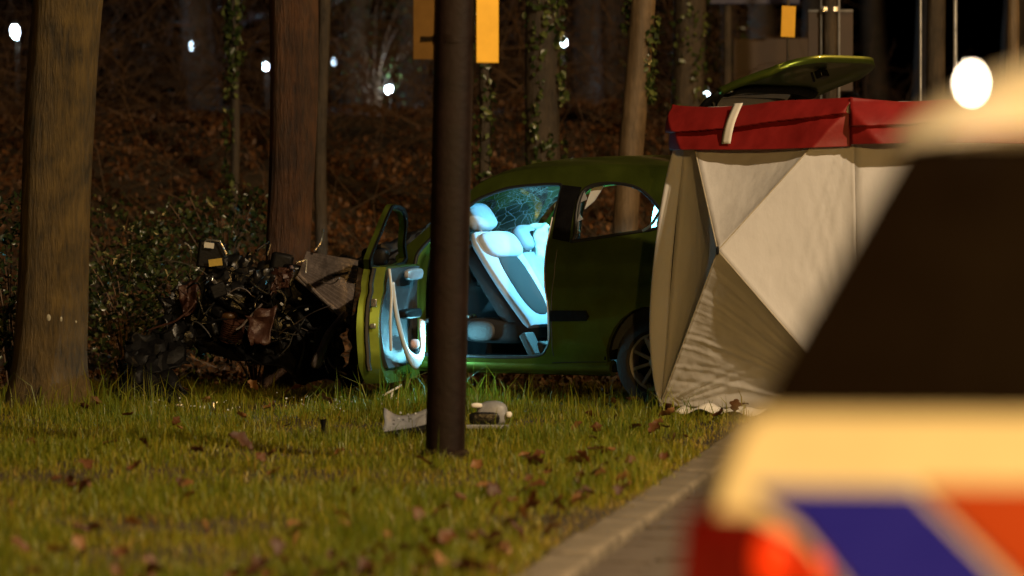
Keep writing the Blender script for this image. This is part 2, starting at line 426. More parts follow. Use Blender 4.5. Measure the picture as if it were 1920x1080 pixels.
for i, y in enumerate(ys_range(16, 34, .3)):
    for row in (0, 1):
        if gm is None:
            p_ = MB().box((0, 0, 0), (.203, .29, .20)).build('paver', M['gutter'], gut); gm = p_.data
        else: p_ = link('paver', gm, gut)
        yy = y+.15+.15*row
        p_.location = (KX(yy)+.305+.21*row, yy, -.125+random.uniform(-.005, .005)); p_.rotation_euler = (random.uniform(-.01, .01), random.uniform(-.015, .015), -ang)

# ------------------------------------------------------------------ trees
def trunk_mesh(pts, radii, seg=28, lump=.05, sc=3.0, rough=.012, seed=0):
    V = []; Fc = []; n = len(pts)
    for i, (p, r) in enumerate(zip(pts, radii)):
        for k in range(seg):
            a = 2*math.pi*k/seg; d = Vector((math.cos(a), math.sin(a), 0))
            q = Vector((d.x*1.2, d.y*1.2, p.z*.8+seed))
            rr = r*(1+.30*math.exp(-max(0, p.z)/.20)*max(0, math.sin(a*3+seed+1.2*math.sin(a*2+seed)))+lump*noise.noise(q*sc*.5)+rough*noise.noise(Vector((d.x*7, d.y*7, p.z*1.6+seed)))+(.022*abs(noise.noise(Vector((d.x*15, d.y*15, p.z*2.4+seed)))) if seg > 30 else 0))
            V.append(p+d*rr)
    for i in range(n-1):
        for k in range(seg):
            k2 = (k+1) % seg; Fc.append((i*seg+k, i*seg+k2, (i+1)*seg+k2, (i+1)*seg+k))
    return V, Fc

def limb(mb, p, d, L, r, depth):
    pts = [p]; q = p.copy(); dd = d.normalized()
    for k in range(5):
        dd = (dd+Vector((random.uniform(-.25, .25), random.uniform(-.25, .25), random.uniform(0, .25)))).normalized()
        q = q+dd*L/5; pts.append(q)
    mb.tube(pts, [r*(1-.15*i) for i in range(6)], 5, False)
    if depth:
        for k in (2, 3, 4, 5):
            limb(mb, pts[k], (dd+Vector((random.uniform(-1, 1), random.uniform(-1, 1), random.uniform(0, .6)))), L*.55, r*.45, depth-1)

def tree(name, base, top_dx, top_dy, H, r0, r1, flare, m, label, group=None, crown=True, seg=28, ivy=None, seed=0):
    root = empty(name, base, label, 'tree', group=group)
    pts = []; rs = []
    nr = 110 if seg > 30 else 60
    for i in range(nr+1):
        t = (i/nr)**1.5; z = -.15+t*(H+.15)
        w = .015*math.sin(z*2+seed)
        pts.append(Vector((top_dx*max(z, 0)/2.5+w*min(1, max(z, 0)), top_dy*max(z, 0)/2.5, z)))
        rs.append((r0+(r1-r0)*min(1, max(0, z)/2.5) if z < 2.5 else r1*(1-.55*(z-2.5)/(H-2.5)))*(1+flare*math.exp(-max(z, 0)/.16)))
    V, Fc = trunk_mesh(pts, rs, seg, seed=seed)
    mesh('trunk', V, Fc, m, root)
    if crown:
        mb = MB()
        for k in range(7):
            z = H*(.55+.4*random.random()); a = random.uniform(0, 6.28)
            limb(mb, Vector((top_dx*z/2.5, top_dy*z/2.5, z)), Vector((math.cos(a), math.sin(a), .7)), random.uniform(1.4, 2.4), r1*.3, 2)
        mb.build('crown', M['twig'], root, angle=180)
    if ivy:
        for (z0, z1, a0, a1, n, sz) in ivy:
            z = rng.uniform(z0, z1, n); a = rng.uniform(a0, a1, n)+.25*np.sin(z*5)
            keep = np.array([noise.noise(Vector((float(zz)*3.1, float(aa)*1.6, seed))) > -.22 for zz, aa in zip(z, a)]); z = z[keep]; a = a[keep]
            r = np.interp(z, [p.z for p in pts], rs)+rng.uniform(.0, .055, len(z))**1.0
            cx = top_dx*z/2.5; cy = top_dy*z/2.5
            nr_ = np.stack([np.cos(a), np.sin(a), .25+0*a], 1)
            P = np.stack([cx+np.cos(a)*r, cy+np.sin(a)*r, z], 1)
            Vv, T, t = leaf_cloud(P, sz, nr_*1.1)
            prop(np_mesh('ivy', Vv, T, M['ivy'], t, root), kind='stuff')
    return root

def tree_px(name, pb, pt, Y, wpx_b, wpx_t, flare, m, label, H=7, **kw):
    """pb: (column at ground), pt: column at photo top row"""
    z0 = gh((pb-960)/F*Y, Y)
    xb = (pb-960)/F*Y; xt = (pt-960)/F*Y; zt = CH+HY/F*Y
    dx = (xt-xb)/(zt-z0)*2.5
    return tree(name, (xb, Y, z0), dx, 0, H, wpx_b/F*Y/2, wpx_t/F*Y/2, flare, m, label, **kw)

t1 = tree_px('tree', 86, 127, 29.7, 130, 131, .26, M['bark'], 'thick straight trunk at the left edge with a pale knot low on its bark', H=8, seg=84, seed=1.3)
for (px, py, w, h) in ((98, 593, .030, .05), (146, 602, .014, .016), (120, 596, .018, .035)):
    p = at(px, py, 29.7); lx = p.x-t1.location.x
    cxl = t1.location.x+(127-86)/F*29.7*(p.z/2.46)
    q = Vector((p.x-t1.location.x, -math.sqrt(max(.01, .212**2-(p.x-cxl)**2))-.002, p.z-t1.location.z))
    V, Fc = puff(q, (w, .02, h), .9, nu=10, nv=6, amp=.3, seed=px)
    mesh('knot', V, Fc, M['lichen'], t1)
tree_px('tree', 538, 549, 32.0, 80, 91, .15, M['bark_red'], 'reddish brown trunk standing right behind the wrecked engine', H=8, seg=72, seed=4.1)
PI = math.pi
tree_px('tree', 1018, 1021, 37.0, 66, 66, .15, M['bark_dark'], 'dark trunk with leafy ivy down its right side, above the car roof', H=7, seed=7.7,
        ivy=[(.2, 4.2, -1.6, .5, 900, .06), (.2, 4.2, -3.0, -1.5, 500, .05)])
tree_px('tree', 1163, 1203, 36.0, 48, 46, .15, M['bark_pale'], 'smooth pale leaning trunk between the ivy-clad tree and the red tent top', H=7, seed=9.2,
        ivy=[(1.7, 2.35, -.9, .5, 150, .055), (2.2, 3.2, 2.4, 3.8, 170, .055)])
tree_px('tree', 907, 905, 36.2, 22, 20, .15, M['bark_dark'], 'thin ivy-covered stem just right of the brown post', H=6, seed=11.0, crown=False,
        ivy=[(.1, 3.6, -3.0, .9, 520, .05)])
tree_px('tree', 436, 442, 38.5, 17, 18, .1, M['bark_dark'], 'thin stem with ivy on its upper half, left of the reddish trunk', H=6, seed=13.0, crown=False,
        ivy=[(1.5, 3.6, 2.2, 5.9, 800, .06), (.2, 1.5, 3., 5, 200, .05)])
tree_px('tree', 603, 606, 36.5, 24, 22, .1, M['bark_dark'], 'slim dark trunk half hidden by the reddish trunk', H=6, seed=15.0)
tree_px('tree', 1288, 1290, 41.0, 62, 60, .1, M['bark_dark'], 'broad dark trunk left of the open tailgate', H=7, seed=17.0,
        ivy=[(.5, 4.5, -2.8, .2, 500, .05)])
tree_px('tree', 1760, 1757, 38.0, 36, 36, .1, M['bark_dark'], 'dark trunk between the two thin steel posts at right', H=7, seed=19.0)
tree_px('tree', 1898, 1896, 36.0, 24, 24, .1, M['bark_pale'], 'thin light trunk at the top right corner above the van roof', H=6, seed=21.0, crown=False)

# trees of the far wood, one mesh set copied
far = tree('tree', (-8.0, 55, gh(-8, 55)), .1, 0, 9, .16, .13, .1, M['bark_dark'], 'dim bare trunk in the dark wood far behind the bank', group='bare trees of the far wood', seg=12, seed=30)
fch = list(far.children)
for i in range(17):
    c = far.copy(); COL.objects.link(c)
    y = random.uniform(47, 84); x = random.uniform(-.115, .115)*y
    c.location = (x, y, gh(x, y)-.05); s = random.uniform(.6, 1.5); c.scale = (s, s, random.uniform(.8, 1.2)); c.rotation_euler = (0, random.uniform(-.05, .05), random.uniform(0, 6))
    for ch in fch:
        d = ch.copy(); COL.objects.link(d); d.parent = c

# ------------------------------------------------------------------ undergrowth on the bank
def scatter(n, x0, x1, y0, y1, z0=0., z1=.05):
    x = rng.uniform(x0, x1, n); y = rng.uniform(y0, y1, n)
    z = np.array([gh(a, b) for a, b in zip(x, y)])+rng.uniform(z0, z1, n)
    return np.stack([x, y, z], 1)
P = scatter(52000, -6.4, 2.6, 32.4, 48, 0, .10); P = P[(P[:, 0] < np.array([KX(y) for y in P[:, 1]])-.3)]
pt_ = np.array([noise.noise(Vector((a*.9, b*.6, 2)))+.6*noise.noise(Vector((a*2.6, b*1.6, 8))) for a, b, c in P])
kp_ = rng.uniform(0, 1, len(P)) < np.clip(.62+pt_*1.3, .10, 1); P = P[kp_]; pt_ = pt_[kp_]
Vv, T, t = leaf_cloud(P, .055, np.array([0, -.35, .8]), np.clip(rng.uniform(0, .75, len(P))+pt_*.35, 0, 1))
prop(np_mesh('leaf_litter', Vv, T, M['litter'], t), kind='stuff')

def twigs(n, x0, x1, y0, y1, L, zmax, name):
    mb = MB()
    for _ in range(n):
        x = random.uniform(x0, x1); y = random.uniform(y0, y1); z = gh(x, y)+random.uniform(0, zmax)
        p = Vector((x, y, z)); d = Vector((random.uniform(-1, 1), random.uniform(-.6, .6), random.uniform(-.1, 1))).normalized()
        l = L*random.uniform(.4, 1.3); pts = [p]
        for k in range(3):
            d = (d+Vector((random.uniform(-.4, .4), random.uniform(-.3, .3), random.uniform(-.45, .2)))).normalized(); pts.append(pts[-1]+d*l/3)
        r = random.uniform(.002, .006); mb.tube(pts, [r, r*.8, r*.6, r*.3], 3, False)
    return prop(mb.build(name, M['twig'], angle=180), kind='stuff')
twigs(1500, -6, 2.2, 33, 46, .8, .35, 'bramble_stems')
twigs(1500, -6.5, 2.2, 42, 49, .9, .9, 'crest_brush')
twigs(1900, -7.5, 5.5, 41, 62, 1.5, 1.5, 'bare_undergrowth')

def shrub(px, py, Y, rx, rz, n, label, sz=.045, cat='shrub'):
    c = at(px, py, Y); g = gh(c.x, Y)
    root = empty('shrub', (c.x, Y, g), label, cat)
    h = c.z-g
    mb = MB()
    for k in range(14):
        a = random.uniform(0, 6.28); e = Vector((math.cos(a)*rx*random.uniform(.3, 1), math.sin(a)*rx*.6*random.uniform(.3, 1), h+rz*random.uniform(-.3, .9)))
        mb.tube(spline([(0, 0, -.05), (e.x*.3, e.y*.3, e.z*.6), tuple(e)], 4), [.008]*4+[.005]*4+[.003], 4, False)
    mb.build('stems', M['twig'], root, angle=180)
    q = rng.normal(size=(n, 3)); q /= np.linalg.norm(q, axis=1, keepdims=True); q *= rng.uniform(.25, 1.05, n)[:, None]**.6
    P = np.stack([q[:, 0]*rx, q[:, 1]*rx*.6, h+q[:, 2]*rz], 1)
    keep = np.array([noise.noise(Vector(p)*2.6+Vector((px, 0, 0))) > -.17 for p in P]) & (P[:, 2] > .02); P = P[keep]
    Vv, T, t = leaf_cloud(P, sz, np.array([.1, -.4, .6]))
    prop(np_mesh('foliage', Vv, T, M['shrubleaf'], t, root), kind='stuff')
shrub(235, 560, 32.2, .52, .48, 1900, 'dark wet-leaved bush between the thick left trunk and the wreck')
shrub(20, 520, 31.4, .50, .55, 1500, 'dark bush at the left picture edge behind the thick trunk')
shrub(330, 520, 34.0, .60, .38, 900, 'low dark bush on the bank above the wreck')
shrub(215, 450, 35.5, .60, .35, 800, 'dark bush further up the bank right of the thick trunk')
shrub(480, 640, 32.6, .55, .16, 900, 'low leafy bramble under the wrecked engine')
shrub(30, 620, 30.4, .22, .18, 350, 'small tangled weed left of the thick trunk base')
shrub(420, 410, 34.5, .5, .25, 700, 'small evergreen beside the reddish trunk, uphill of the wreck')
shrub(1290, 130, 44, .6, .9, 900, 'dark evergreen bush behind the tent top')
shrub(700, 60, 52, .9, .8, 900, 'grey-lit bush high on the bank left of the brown post')

# ------------------------------------------------------------------ grass
def grass(n, ymin, ymax, hmin, hmax, name, wf=1., mask=None):
    y = ymin+(ymax-ymin)*rng.uniform(0, 1, n)
    x = rng.uniform(-1, 1, n)*(y*.104+.9)
    kx = .122+(y-18.97)*.1294
    edge = kx-x
    keep = edge > -.035+.02*np.sin(y*9)+.02*np.sin(y*23)
    x = x[keep]; y = y[keep]; edge = edge[keep]
    if mask is not None:
        k = mask(x, y); x = x[k]; y = y[k]; edge = edge[k]
    n = len(x)
    pat = np.array([noise.noise(Vector((a*1.1, b*.7, 5)))+.5*noise.noise(Vector((a*4, b*3, 9))) for a, b in zip(x, y)])
    k = rng.uniform(0, 1, n) < np.clip(.82+pat*.8, .3, 1)*np.clip(.8+edge/.2, .7, 1)
    x, y, edge, pat = x[k], y[k], edge[k], pat[k]; n = len(x)
    z = np.array([gh(a, b) for a, b in zip(x, y)])-.008
    h = rng.uniform(hmin, hmax, n)*np.clip(.85+pat*.75, .4, 1.6)*rng.choice([.5, .9, 1., 1.4], n)*np.clip(.75+edge/.4, .7, 1)
    a = rng.uniform(0, 2*np.pi, n); la = rng.uniform(0, 2*np.pi, n); ln = np.abs(rng.normal(0, .62, n))
    w = rng.uniform(.0018, .0036, n)*wf
    B = np.stack([x, y, z], 1); wd = np.stack([np.cos(a), np.sin(a), 0*a], 1)*w[:, None]
    ld = np.stack([np.cos(la), np.sin(la), 0*la], 1)
    mid = B+ld*(ln*h*.28)[:, None]+np.array([0, 0, 1])*(h*.55)[:, None]
    tip = B+ld*(ln*h)[:, None]+np.array([0, 0, 1])*(h*np.clip(1-.35*ln, .3, 1))[:, None]
    Vv = np.stack([B-wd, B+wd, mid-wd*.8, mid+wd*.8, tip], 1).reshape(-1, 3)
    i = np.arange(n)[:, None]*5
    T = np.concatenate([i+np.array([[0, 1, 3]]), i+np.array([[0, 3, 2]]), i+np.array([[2, 3, 4]])], 0)
    tint = np.clip(.42-pat*.35+rng.normal(0, .2, n)+np.clip(.25-edge, 0, .25)*1.2, 0, 1)
    return prop(np_mesh(name, Vv, T, M['grass'], np.repeat(tint, 5)), kind='stuff')
grass(270000, 17.2, 32.8, .042, .092, 'grass')
grass(2600, 20, 31.5, .11, .20, 'tall_grass', 1.2)
grass(4500, 28.2, 30.6, .12, .22, 'verge_tufts', 1.1)

# ------------------------------------------------------------------ wrecked green car
YAW = math.radians(30); cY, sY = math.cos(YAW), math.sin(YAW)
Y0 = 30.3; X0 = (1035-960)/F*Y0; CW = 1.62
car = empty('wrecked_car', (X0, Y0, 0), 'wrecked dark green hatchback with its front torn off, door and tailgate open', 'car', -YAW)
CMI = (Matrix.Translation((X0, Y0, 0)) @ Matrix.Rotation(-YAW, 4, 'Z')).inverted()
def cl(px, py, Y): return CMI @ at(px, py, Y)
def vin(u, z):
    v = .04*((z-.6)/.35)**2 if z < .95 else .04+.23*(z-.95)+.35*(z-.95)**2
    v += .010*math.exp(-((z-.80)/.03)**2)-.008*math.exp(-((z-.36)/.04)**2)
    if u > .6: v += .10*((u-.6)/.7)**2
    if u < -.9: v += .10*((-.9-u)/.6)**2
    return v
arch = [(.70+.335*math.cos(a), .285+.335*math.sin(a)) for a in np.linspace(math.pi+.05, -.05, 15)]
outer = [(-1.0, .19), (.30, .195)] + arch + [(1.12, .27), (1.24, .33), (1.30, .55), (1.28, .88), (1.20, 1.10), (1.10, 1.33), (1.03, 1.405), (.80, 1.437), (.56, 1.452), (.324, 1.458), (0, 1.452), (-.233, 1.440), (-.382, 1.424), (-.526, 1.392), (-.63, 1.352), (-.904, 1.10), (-1.07, .965), (-1.15, .90), (-1.10, .78), (-1.17, .62), (-1.08, .48), (-1.14, .33)]
opening = [tuple(p) for p in spline([(-.93, .29), (-.985, .35), (-1.0, .5), (-1.0, .85), (-.95, .965), (-.78, 1.12), (-.64, 1.24), (-.5, 1.302), (-.36, 1.335), (-.08, 1.352), (-.036, 1.32), (-.045, 1.158), (-.056, .953), (-.052, .761), (-.022, .592), (-.022, .409), (-.05, .345), (-.11, .30), (-.3, .285), (-.6, .285)], 3, True)]
qwin = [tuple(p) for p in spline([(.125, 1.04), (.105, 1.231), (.142, 1.330), (.286, 1.360), (.46, 1.342), (.585, 1.283), (.715, 1.165), (.695, 1.092), (.446, 1.052), (.15, 1.008), (.105, 1.008)], 3, True)]
V, Fc = panel(outer, [opening, qwin], vin, .035)
mesh('side_panel', V, Fc, M['green'], car, angle=50)
fwin = [tuple(p) for p in spline([(-.93, .99), (-.78, 1.12), (-.64, 1.24), (-.5, 1.302), (-.36, 1.335), (-.08, 1.345), (-.05, 1.16), (-.06, .99)], 3, True)]
V, Fc = panel(outer, [fwin, qwin], vin, .035)
V = [Vector((v.x, CW-v.y, v.z)) for v in V]; Fc = [tuple(reversed(f)) for f in Fc]
mesh('side_panel', V, Fc, M['green'], car, angle=50)
# black inner linings round both openings and the window seals
def ring(loop, m, name, r=.012, dv=.0, parent=car):
    pts = [Vector((p[0], vin(p[0], p[1])+dv, p[1])) for p in loop]; pts.append(pts[0])
    return MB().tube(pts, r, 6, False).build(name, m, parent, angle=180)
ring(opening, M['seal'], 'door_seal', .014, .012)
ring(qwin, M['seal'], 'window_seal', .011, .0)
ring(qwin, M['seal'], 'window_seal', .012, .03)
# roof
rail = [(-.63, 1.352), (-.526, 1.392), (-.382, 1.424), (-.233, 1.440), (0, 1.452), (.324, 1.458), (.56, 1.452), (.80, 1.437), (1.03, 1.405)]
def railz(u):
    return float(np.interp(u, [p[0] for p in rail], [p[1] for p in rail]))
def rooff(a, b):
    k = 1-(2*b-1)**2
    u0 = -.63-.10*k; u1 = 1.02+.06*k; u = u0+(u1-u0)*a; z = railz(max(u, -.63))-(.05*max(0, -.63-u)/.1)
    v0 = vin(max(u, -.63), z)+.004
    v = v0+(CW-2*v0)*b
    return Vector((u, v, z+.004+.066*(1-(2*b-1)**4)*.6+.030*k))
V, Fc = grid_sheet(rooff, 40, 24); solid(mesh('roof', V, Fc, M['green'], car, angle=70), .02)
# cracked windscreen
def wsf(a, b):
    k = 1-(2*b-1)**2
    top = rooff(0, b)-Vector((.0, 0, .012)); v0 = vin(-1.05, .97)+.03
    bot = Vector((-1.06-.16*k, v0+(CW-2*v0)*b, .965+.02*k))
    p = bot.lerp(top, a); p += Vector((-.03, 0, .02))*math.sin(a*math.pi)
    p.z -= .05*math.exp(-((a-.55)**2+(b-.35)**2)/.03)
    return p
V, Fc = grid_sheet(wsf, 14, 20); mesh('windscreen', V, Fc, M['cracked'], car)
# quarter window on the far side and the far front window
for lp in (qwin,):
    V, Fc = panel(lp, [], lambda u, z: vin(u, z)+.015, .004, .08)
    mesh('window_pane', [Vector((v.x, CW-v.y, v.z)) for v in V], Fc, M['glass'], car)
# near quarter window: broken, a few clinging pieces along the front pillar
for (a, b) in ((1.04, 1.08), (1.12, 1.17), (1.24, 1.31)):
    V, Fc = panel([(.115, a), (.140+random.uniform(0, .02), a+.02), (.125, b)], [], lambda u, z: vin(u, z)+.012, .004, .1); mesh('glass_remnant', V, Fc, M['greyplastic'], car)
# floor, bulkhead, sills, pillars
MB().box((.1, CW/2, .235), (2.35, CW-.14, .05)).build('floor_pan', M['black'], car, bevel=.01)
MB().tube([(-1.0, .085, .235), (.38, .085, .235)], .05, 10).build('sill', M['green'], car)
# hinge pillar (inner face of the door opening)
def hp(a, b):
    z = .26+b*.75; return Vector((-1.035+.04*math.sin(a*PI)+.012*math.sin(a*3*PI)+max(0, z-.85)*.45, vin(-1, z)+.03+a*.17, z))
V, Fc = grid_sheet(hp, 12, 16); solid(mesh('hinge_pillar', V, Fc, M['green'], car), .02)
V, Fc = panel([(-.03, .25), (.12, .25), (.11, 1.0), (.09, 1.36), (-.03, 1.36)], [], lambda u, z: vin(u, z)+.05, .05)
mesh('pillar_trim', V, Fc, M['black'], car)
V, Fc = panel([(-.03, .25), (.12, .25), (.11, 1.0), (.09, 1.36), (-.03, 1.36)], [], lambda u, z: CW-vin(u, z)-.1, .05)
mesh('pillar_trim', V, Fc, M['trim'], car)
V, Fc = panel([(.16, .3), (1.1, .5), (1.1, .98), (.6, 1.0), (.16, .96)], [], lambda u, z: .09+.1*max(0, u-.6), .03)
mesh('interior_panel', V, Fc, M['trim'], car)
V, Fc = panel([(-.9, .3), (1.1, .5), (1.1, .95), (.6, .97), (-.9, .95)], [], lambda u, z: CW-.12-.1*max(0, u-.6), .03)
mesh('interior_panel', V, Fc, M['trim'], car)
# side black band: pillar between door and quarter window, rub strip
V, Fc = panel([(-.028, 1.02), (.092, 1.0), (.088, 1.24), (.110, 1.335), (-.03, 1.348)], [], lambda u, z: vin(u, z)-.006, .006, .04)
mesh('pillar_cover', V, Fc, M['black'], car)
MB().tube([Vector((u_, vin(u_, .262)-.001, .262+.012*math.sin((u_-.02)*4))) for u_ in np.linspace(-.02, .36, 10)], .0035, 5).build('sill_seam', M['seal'], car)
MB().tube([Vector((.012-.018*math.sin(z_*3.4), vin(0, z_)-.001, z_)) for z_ in np.linspace(.30, .95, 14)], .003, 5).build('shut_line', M['seal'], car)
MB().tube(spline([Vector((p_[0]-.004, vin(p_[0], p_[1])-.010, p_[1])) for p_ in opening[:1]+[(-.022, .40), (-.022, .60), (-.052, .77), (-.056, .95), (-.045, 1.15)][0:]][1:], 4), .004, 6).build('edge_trim', M['alloy'], car)
V, Fc = panel([(-.005, .515), (.24, .522), (.262, .55), (.24, .585), (-.005, .582)], [], lambda u, z: vin(u, z)-.018, .02, .03)
mesh('rub_strip', V, Fc, M['black'], car)
# rear bumper and inner arch
def arcw(a, b):
    t = math.pi*(.0+a); return Vector((.70+.34*math.cos(t), .02+vin(.70, .5)+b*.28, .285+.34*math.sin(t)))
V, Fc = grid_sheet(arcw, 18, 3); solid(mesh('wheel_arch_liner', V, Fc, M['black'], car), .01)
def bump(a, b):
    v = .12+(CW-.24)*a; return Vector((1.25+.12*(1-(2*a-1)**4)+.03*math.sin(b*PI), v, .30+b*.30))
V, Fc = grid_sheet(bump, 20, 6); solid(mesh('rear_bumper', V, Fc, M['green'], car), .02)
def bkf(a, b): return Vector((-1.06+.03*noise.noise(Vector((a*5, b*5, 0))), .06+a*(CW-.12), .16+b*.80))
V, Fc = grid_sheet(bkf, 10, 8); solid(mesh('bulkhead', V, Fc, M['black'], car), .02)
# rear bench and interior
V, Fc = puff((.42, CW/2, .50), (.50, 1.2, .2), .4); mesh('rear_seat', V, Fc, M['seat_dark'], car)
V, Fc = puff((.72, CW/2, .74), (.20, 1.2, .5), .4); mesh('rear_seat_back', V, Fc, M['seat_dark'], car)
def dashf(a, b):
    t = b*2.4; return Vector((-1.02+.26*math.sin(t*.9)+.02*noise.noise(Vector((a*6, b*4, 0))), .10+a*(CW-.2), .48+.46*(1-math.cos(t))/1.75))
V, Fc = grid_sheet(dashf, 24, 12); solid(mesh('dashboard', V, Fc, M['trim'], car), .02)
sw = MB(); cs = Vector((-.66, .42, .80)); axd = Vector((.85, 0, .5)).normalized(); a1 = Vector((0, 1, 0)); b1 = axd.cross(a1)
sw.tube([cs+(a1*math.cos(t)+b1*math.sin(t))*.18 for t in np.linspace(0, 2*PI, 25)], .015, 8, False)
for t in (0.3, PI-.3, PI*1.5): sw.tube([cs, cs+(a1*math.cos(t)+b1*math.sin(t))*.18], .012, 6)
sw.tube([cs, cs-axd*.25], .03, 8); sw.build('steering_wheel', M['black'], car)

# front seats, both tipped forward
def seat(v, hinge, top, wid, label=None):
    h = Vector((hinge[0], v, hinge[1])); t = Vector((top[0], v, top[1])); d = (t-h).normalized(); L = (t-h).length
    yv = Vector((0, 1, 0)); nr = yv.cross(d)      # points out of the back of the seat
    if nr.x < 0: nr = -nr
    R = Matrix((nr, yv, d)).transposed()
    V = []; Fc = []
    nz, nu = 18, 28
    for i in range(nz+1):
        s = i/nz; w = wid*(.80+.30*math.sin(min(1, s*1.15)*PI*.62))*(1 if s < .9 else 1-2.2*(s-.9)); th = .075-.01*s
        if s > .93: th *= 1-4*(s-.93)
        if s < .05: th *= .6+8*s
        for k in range(nu):
            a = 2*PI*k/nu; f = lambda x, e: math.copysign(abs(x)**e, x)
            V.append(h+d*(s*L)+yv*(f(math.cos(a), .45)*w/2)+nr*(f(math.sin(a), .55)*th/2))
    for i in range(nz):
        for k in range(nu): k2 = (k+1) % nu; Fc.append((i*nu+k, i*nu+k2, (i+1)*nu+k2, (i+1)*nu+k))
    Fc.append(tuple(range(nu))[::-1]); Fc.append(tuple(nz*nu+k for k in range(nu)))
    b = mesh('seat_back', V, Fc, M['seat'], car, angle=60)
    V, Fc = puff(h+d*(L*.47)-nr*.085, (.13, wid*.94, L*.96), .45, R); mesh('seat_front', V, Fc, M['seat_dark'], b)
    V, Fc = puff(h+d*(L+.115)+nr*.01, (.10, .27, .18), .55, R); mesh('headrest', V, Fc, M['seat'], b)
    pm = MB()
    for s in (-.06, .06): pm.tube([h+d*(L-.06)+yv*s, h+d*(L+.08)+yv*s], .007, 6)
    pm.build('headrest_post', M['silver'], b)
    return b, h, d, nr, L, yv, R
b1_, h, d, nr, L, yv, R = seat(.42, (-.30, .47), (-.70, 1.04), .46)
# dark panel let into the back of the near seat
V, Fc = puff(h+d*(L*.45)+nr*.030+yv*.0, (.045, .29, L*.74), .75, R); mesh('back_panel', V, Fc, M['seat_dark'], b1_)
V, Fc = puff(h+d*(L*.84)+nr*.03+yv*.0, (.10, .44, .19), .62, R); mesh('shoulder_pad', V, Fc, M['seat'], b1_)
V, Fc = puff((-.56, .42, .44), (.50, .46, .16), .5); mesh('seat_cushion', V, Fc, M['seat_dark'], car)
V, Fc = puff((-.60, .165, .44), (.20, .04, .13), .8); mesh('seat_side_cover', V, Fc, M['trim'], car)
b2_, h, d, nr, L, yv, R = seat(1.18, (-.40, .40), (-.78, .90), .46)
V, Fc = puff(h+d*(L+.11)+nr*.062, (.02, .10, .05), .6, R, 12, 8); mesh('headrest_slot', V, Fc, M['black'], b2_)
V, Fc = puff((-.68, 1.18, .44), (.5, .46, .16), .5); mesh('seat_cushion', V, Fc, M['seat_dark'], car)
# deflated airbag cloth hanging from the far door rail
def bagf(a, b):
    w = .055*math.sin(a*14+2*math.sin(b*3))*(.3+b)
    p = Vector((-.86+.50*a+.10*b*(a-.5), 1.24-.10*math.sin(b*2.5)+w, 1.11-.22*a*a-.55*b*(1-.35*math.sin(a*5+1))))
    q = noise.noise_vector(Vector((a*4, b*4, 2)))*.05+noise.noise_vector(Vector((a*11, b*9, 5)))*.015; return p+Vector(q)
V, Fc = grid_sheet(bagf, 56, 40); solid(mesh('airbag', V, Fc, M['airbag'], car, angle=180), .004)
# levers and bits on the floor
mb = MB(); mb.tube([(-.42, .72, .30), (-.46, .70, .46), (-.50, .69, .55)], .014, 8).build('gear_lever', M['black'], car)
V, Fc = puff((-.50, .69, .57), (.05, .05, .06), .8, None, 12, 8); mesh('lever_knob', V, Fc, M['black'], car)
mb = MB(); mb.tube([(-.12, .62, .36), (-.32, .62, .46), (-.44, .62, .50)], [.018, .016, .018], 8).build('handbrake', M['paletrim'], car)
for c_, z_, r_ in (((-.30, .55, .40), (.16, .10, .14), .4), ((-.16, .30, .32), (.18, .14, .08), .3), ((-.26, .20, .36), (.05, .12, .16), -.5)): MB().box(c_, z_, Matrix.Rotation(r_, 3, 'Y')).build('seat_rail', M['trim'], car, bevel=.012)
mb = MB()
for k in range(4): mb.box((-.78, .35+.0*k, .42+.035*k), (.03, .10, .012), Matrix.Rotation(.5, 3, 'Y'))
mb.build('pedal_bracket', M['silver'], car)
# belt hanging from the far pillar, bright through the quarter window
MB().tube(spline([(.05, 1.33, 1.32), (.02, 1.28, 1.10), (.03, 1.30, .85), (.06, 1.34, .6)], 6), .02, 6).build('seat_belt', M['airbag'], car)
V, Fc = panel([(.135, 1.20), (.155, 1.335), (.235, 1.345), (.19, 1.25)], [], lambda u, z: vin(u, z)+.045, .01, .05)
mesh('pillar_lining', V, Fc, M['paletrim'], car)

# open front door, hinged on the front pillar
HU = -1.0; HS = -.115
door_out = [(-.985, .28), (-.985, .86), (-.94, .955), (-.066, .955), (-.062, .761), (-.034, .592), (-.034, .409), (-.055, .30), (-.10, .25), (-.9, .25)]
def dfn(u, z): return vin(u, z)
def door_local(V): return [Vector((v.x-HU, v.y-.02, v.z)) for v in V]
V, Fc = panel(door_out, [], dfn, .125)
n2 = len(V)//2
for i_ in range(n2, len(V)):
    k_ = max(0, min(1, (V[i_].x+.30)/.24)); V[i_] = V[i_]+Vector((-.055*k_, 0, 0))
door = mesh('door', door_local(V), Fc, M['green'], car, angle=35)
door.location = (HU+HS, .02, -.10); door.rotation_euler = (0, 0, math.radians(-72.5)); prop(door, 'open front door with green edge and bent window frame')
fr_out = [(-.955, .945), (-.78, 1.105), (-.655, 1.222), (-.51, 1.284), (-.36, 1.318), (-.10, 1.336), (-.052, 1.30), (-.058, 1.16), (-.066, .945)]
fr_in = [(-.88, .965), (-.775, 1.072), (-.65, 1.185), (-.507, 1.252), (-.36, 1.288), (-.13, 1.302), (-.092, 1.27), (-.096, 1.15), (-.10, .965)]
sm = lambda L_: [tuple(p) for p in spline(L_, 3, True)]
V, Fc = panel(sm(fr_out), [sm(fr_in)], dfn, .032, .03)
mesh('window_frame', door_local(V), Fc, M['green'], door, angle=35)
V, Fc = panel(sm([(a*.992-.004, b-.004) for a, b in fr_out]), [sm([(a, b+.004) for a, b in fr_in])], lambda u, z: vin(u, z)+.033, .012, .03)
mesh('frame_seal', door_local(V), Fc, M['black'], door, angle=35)
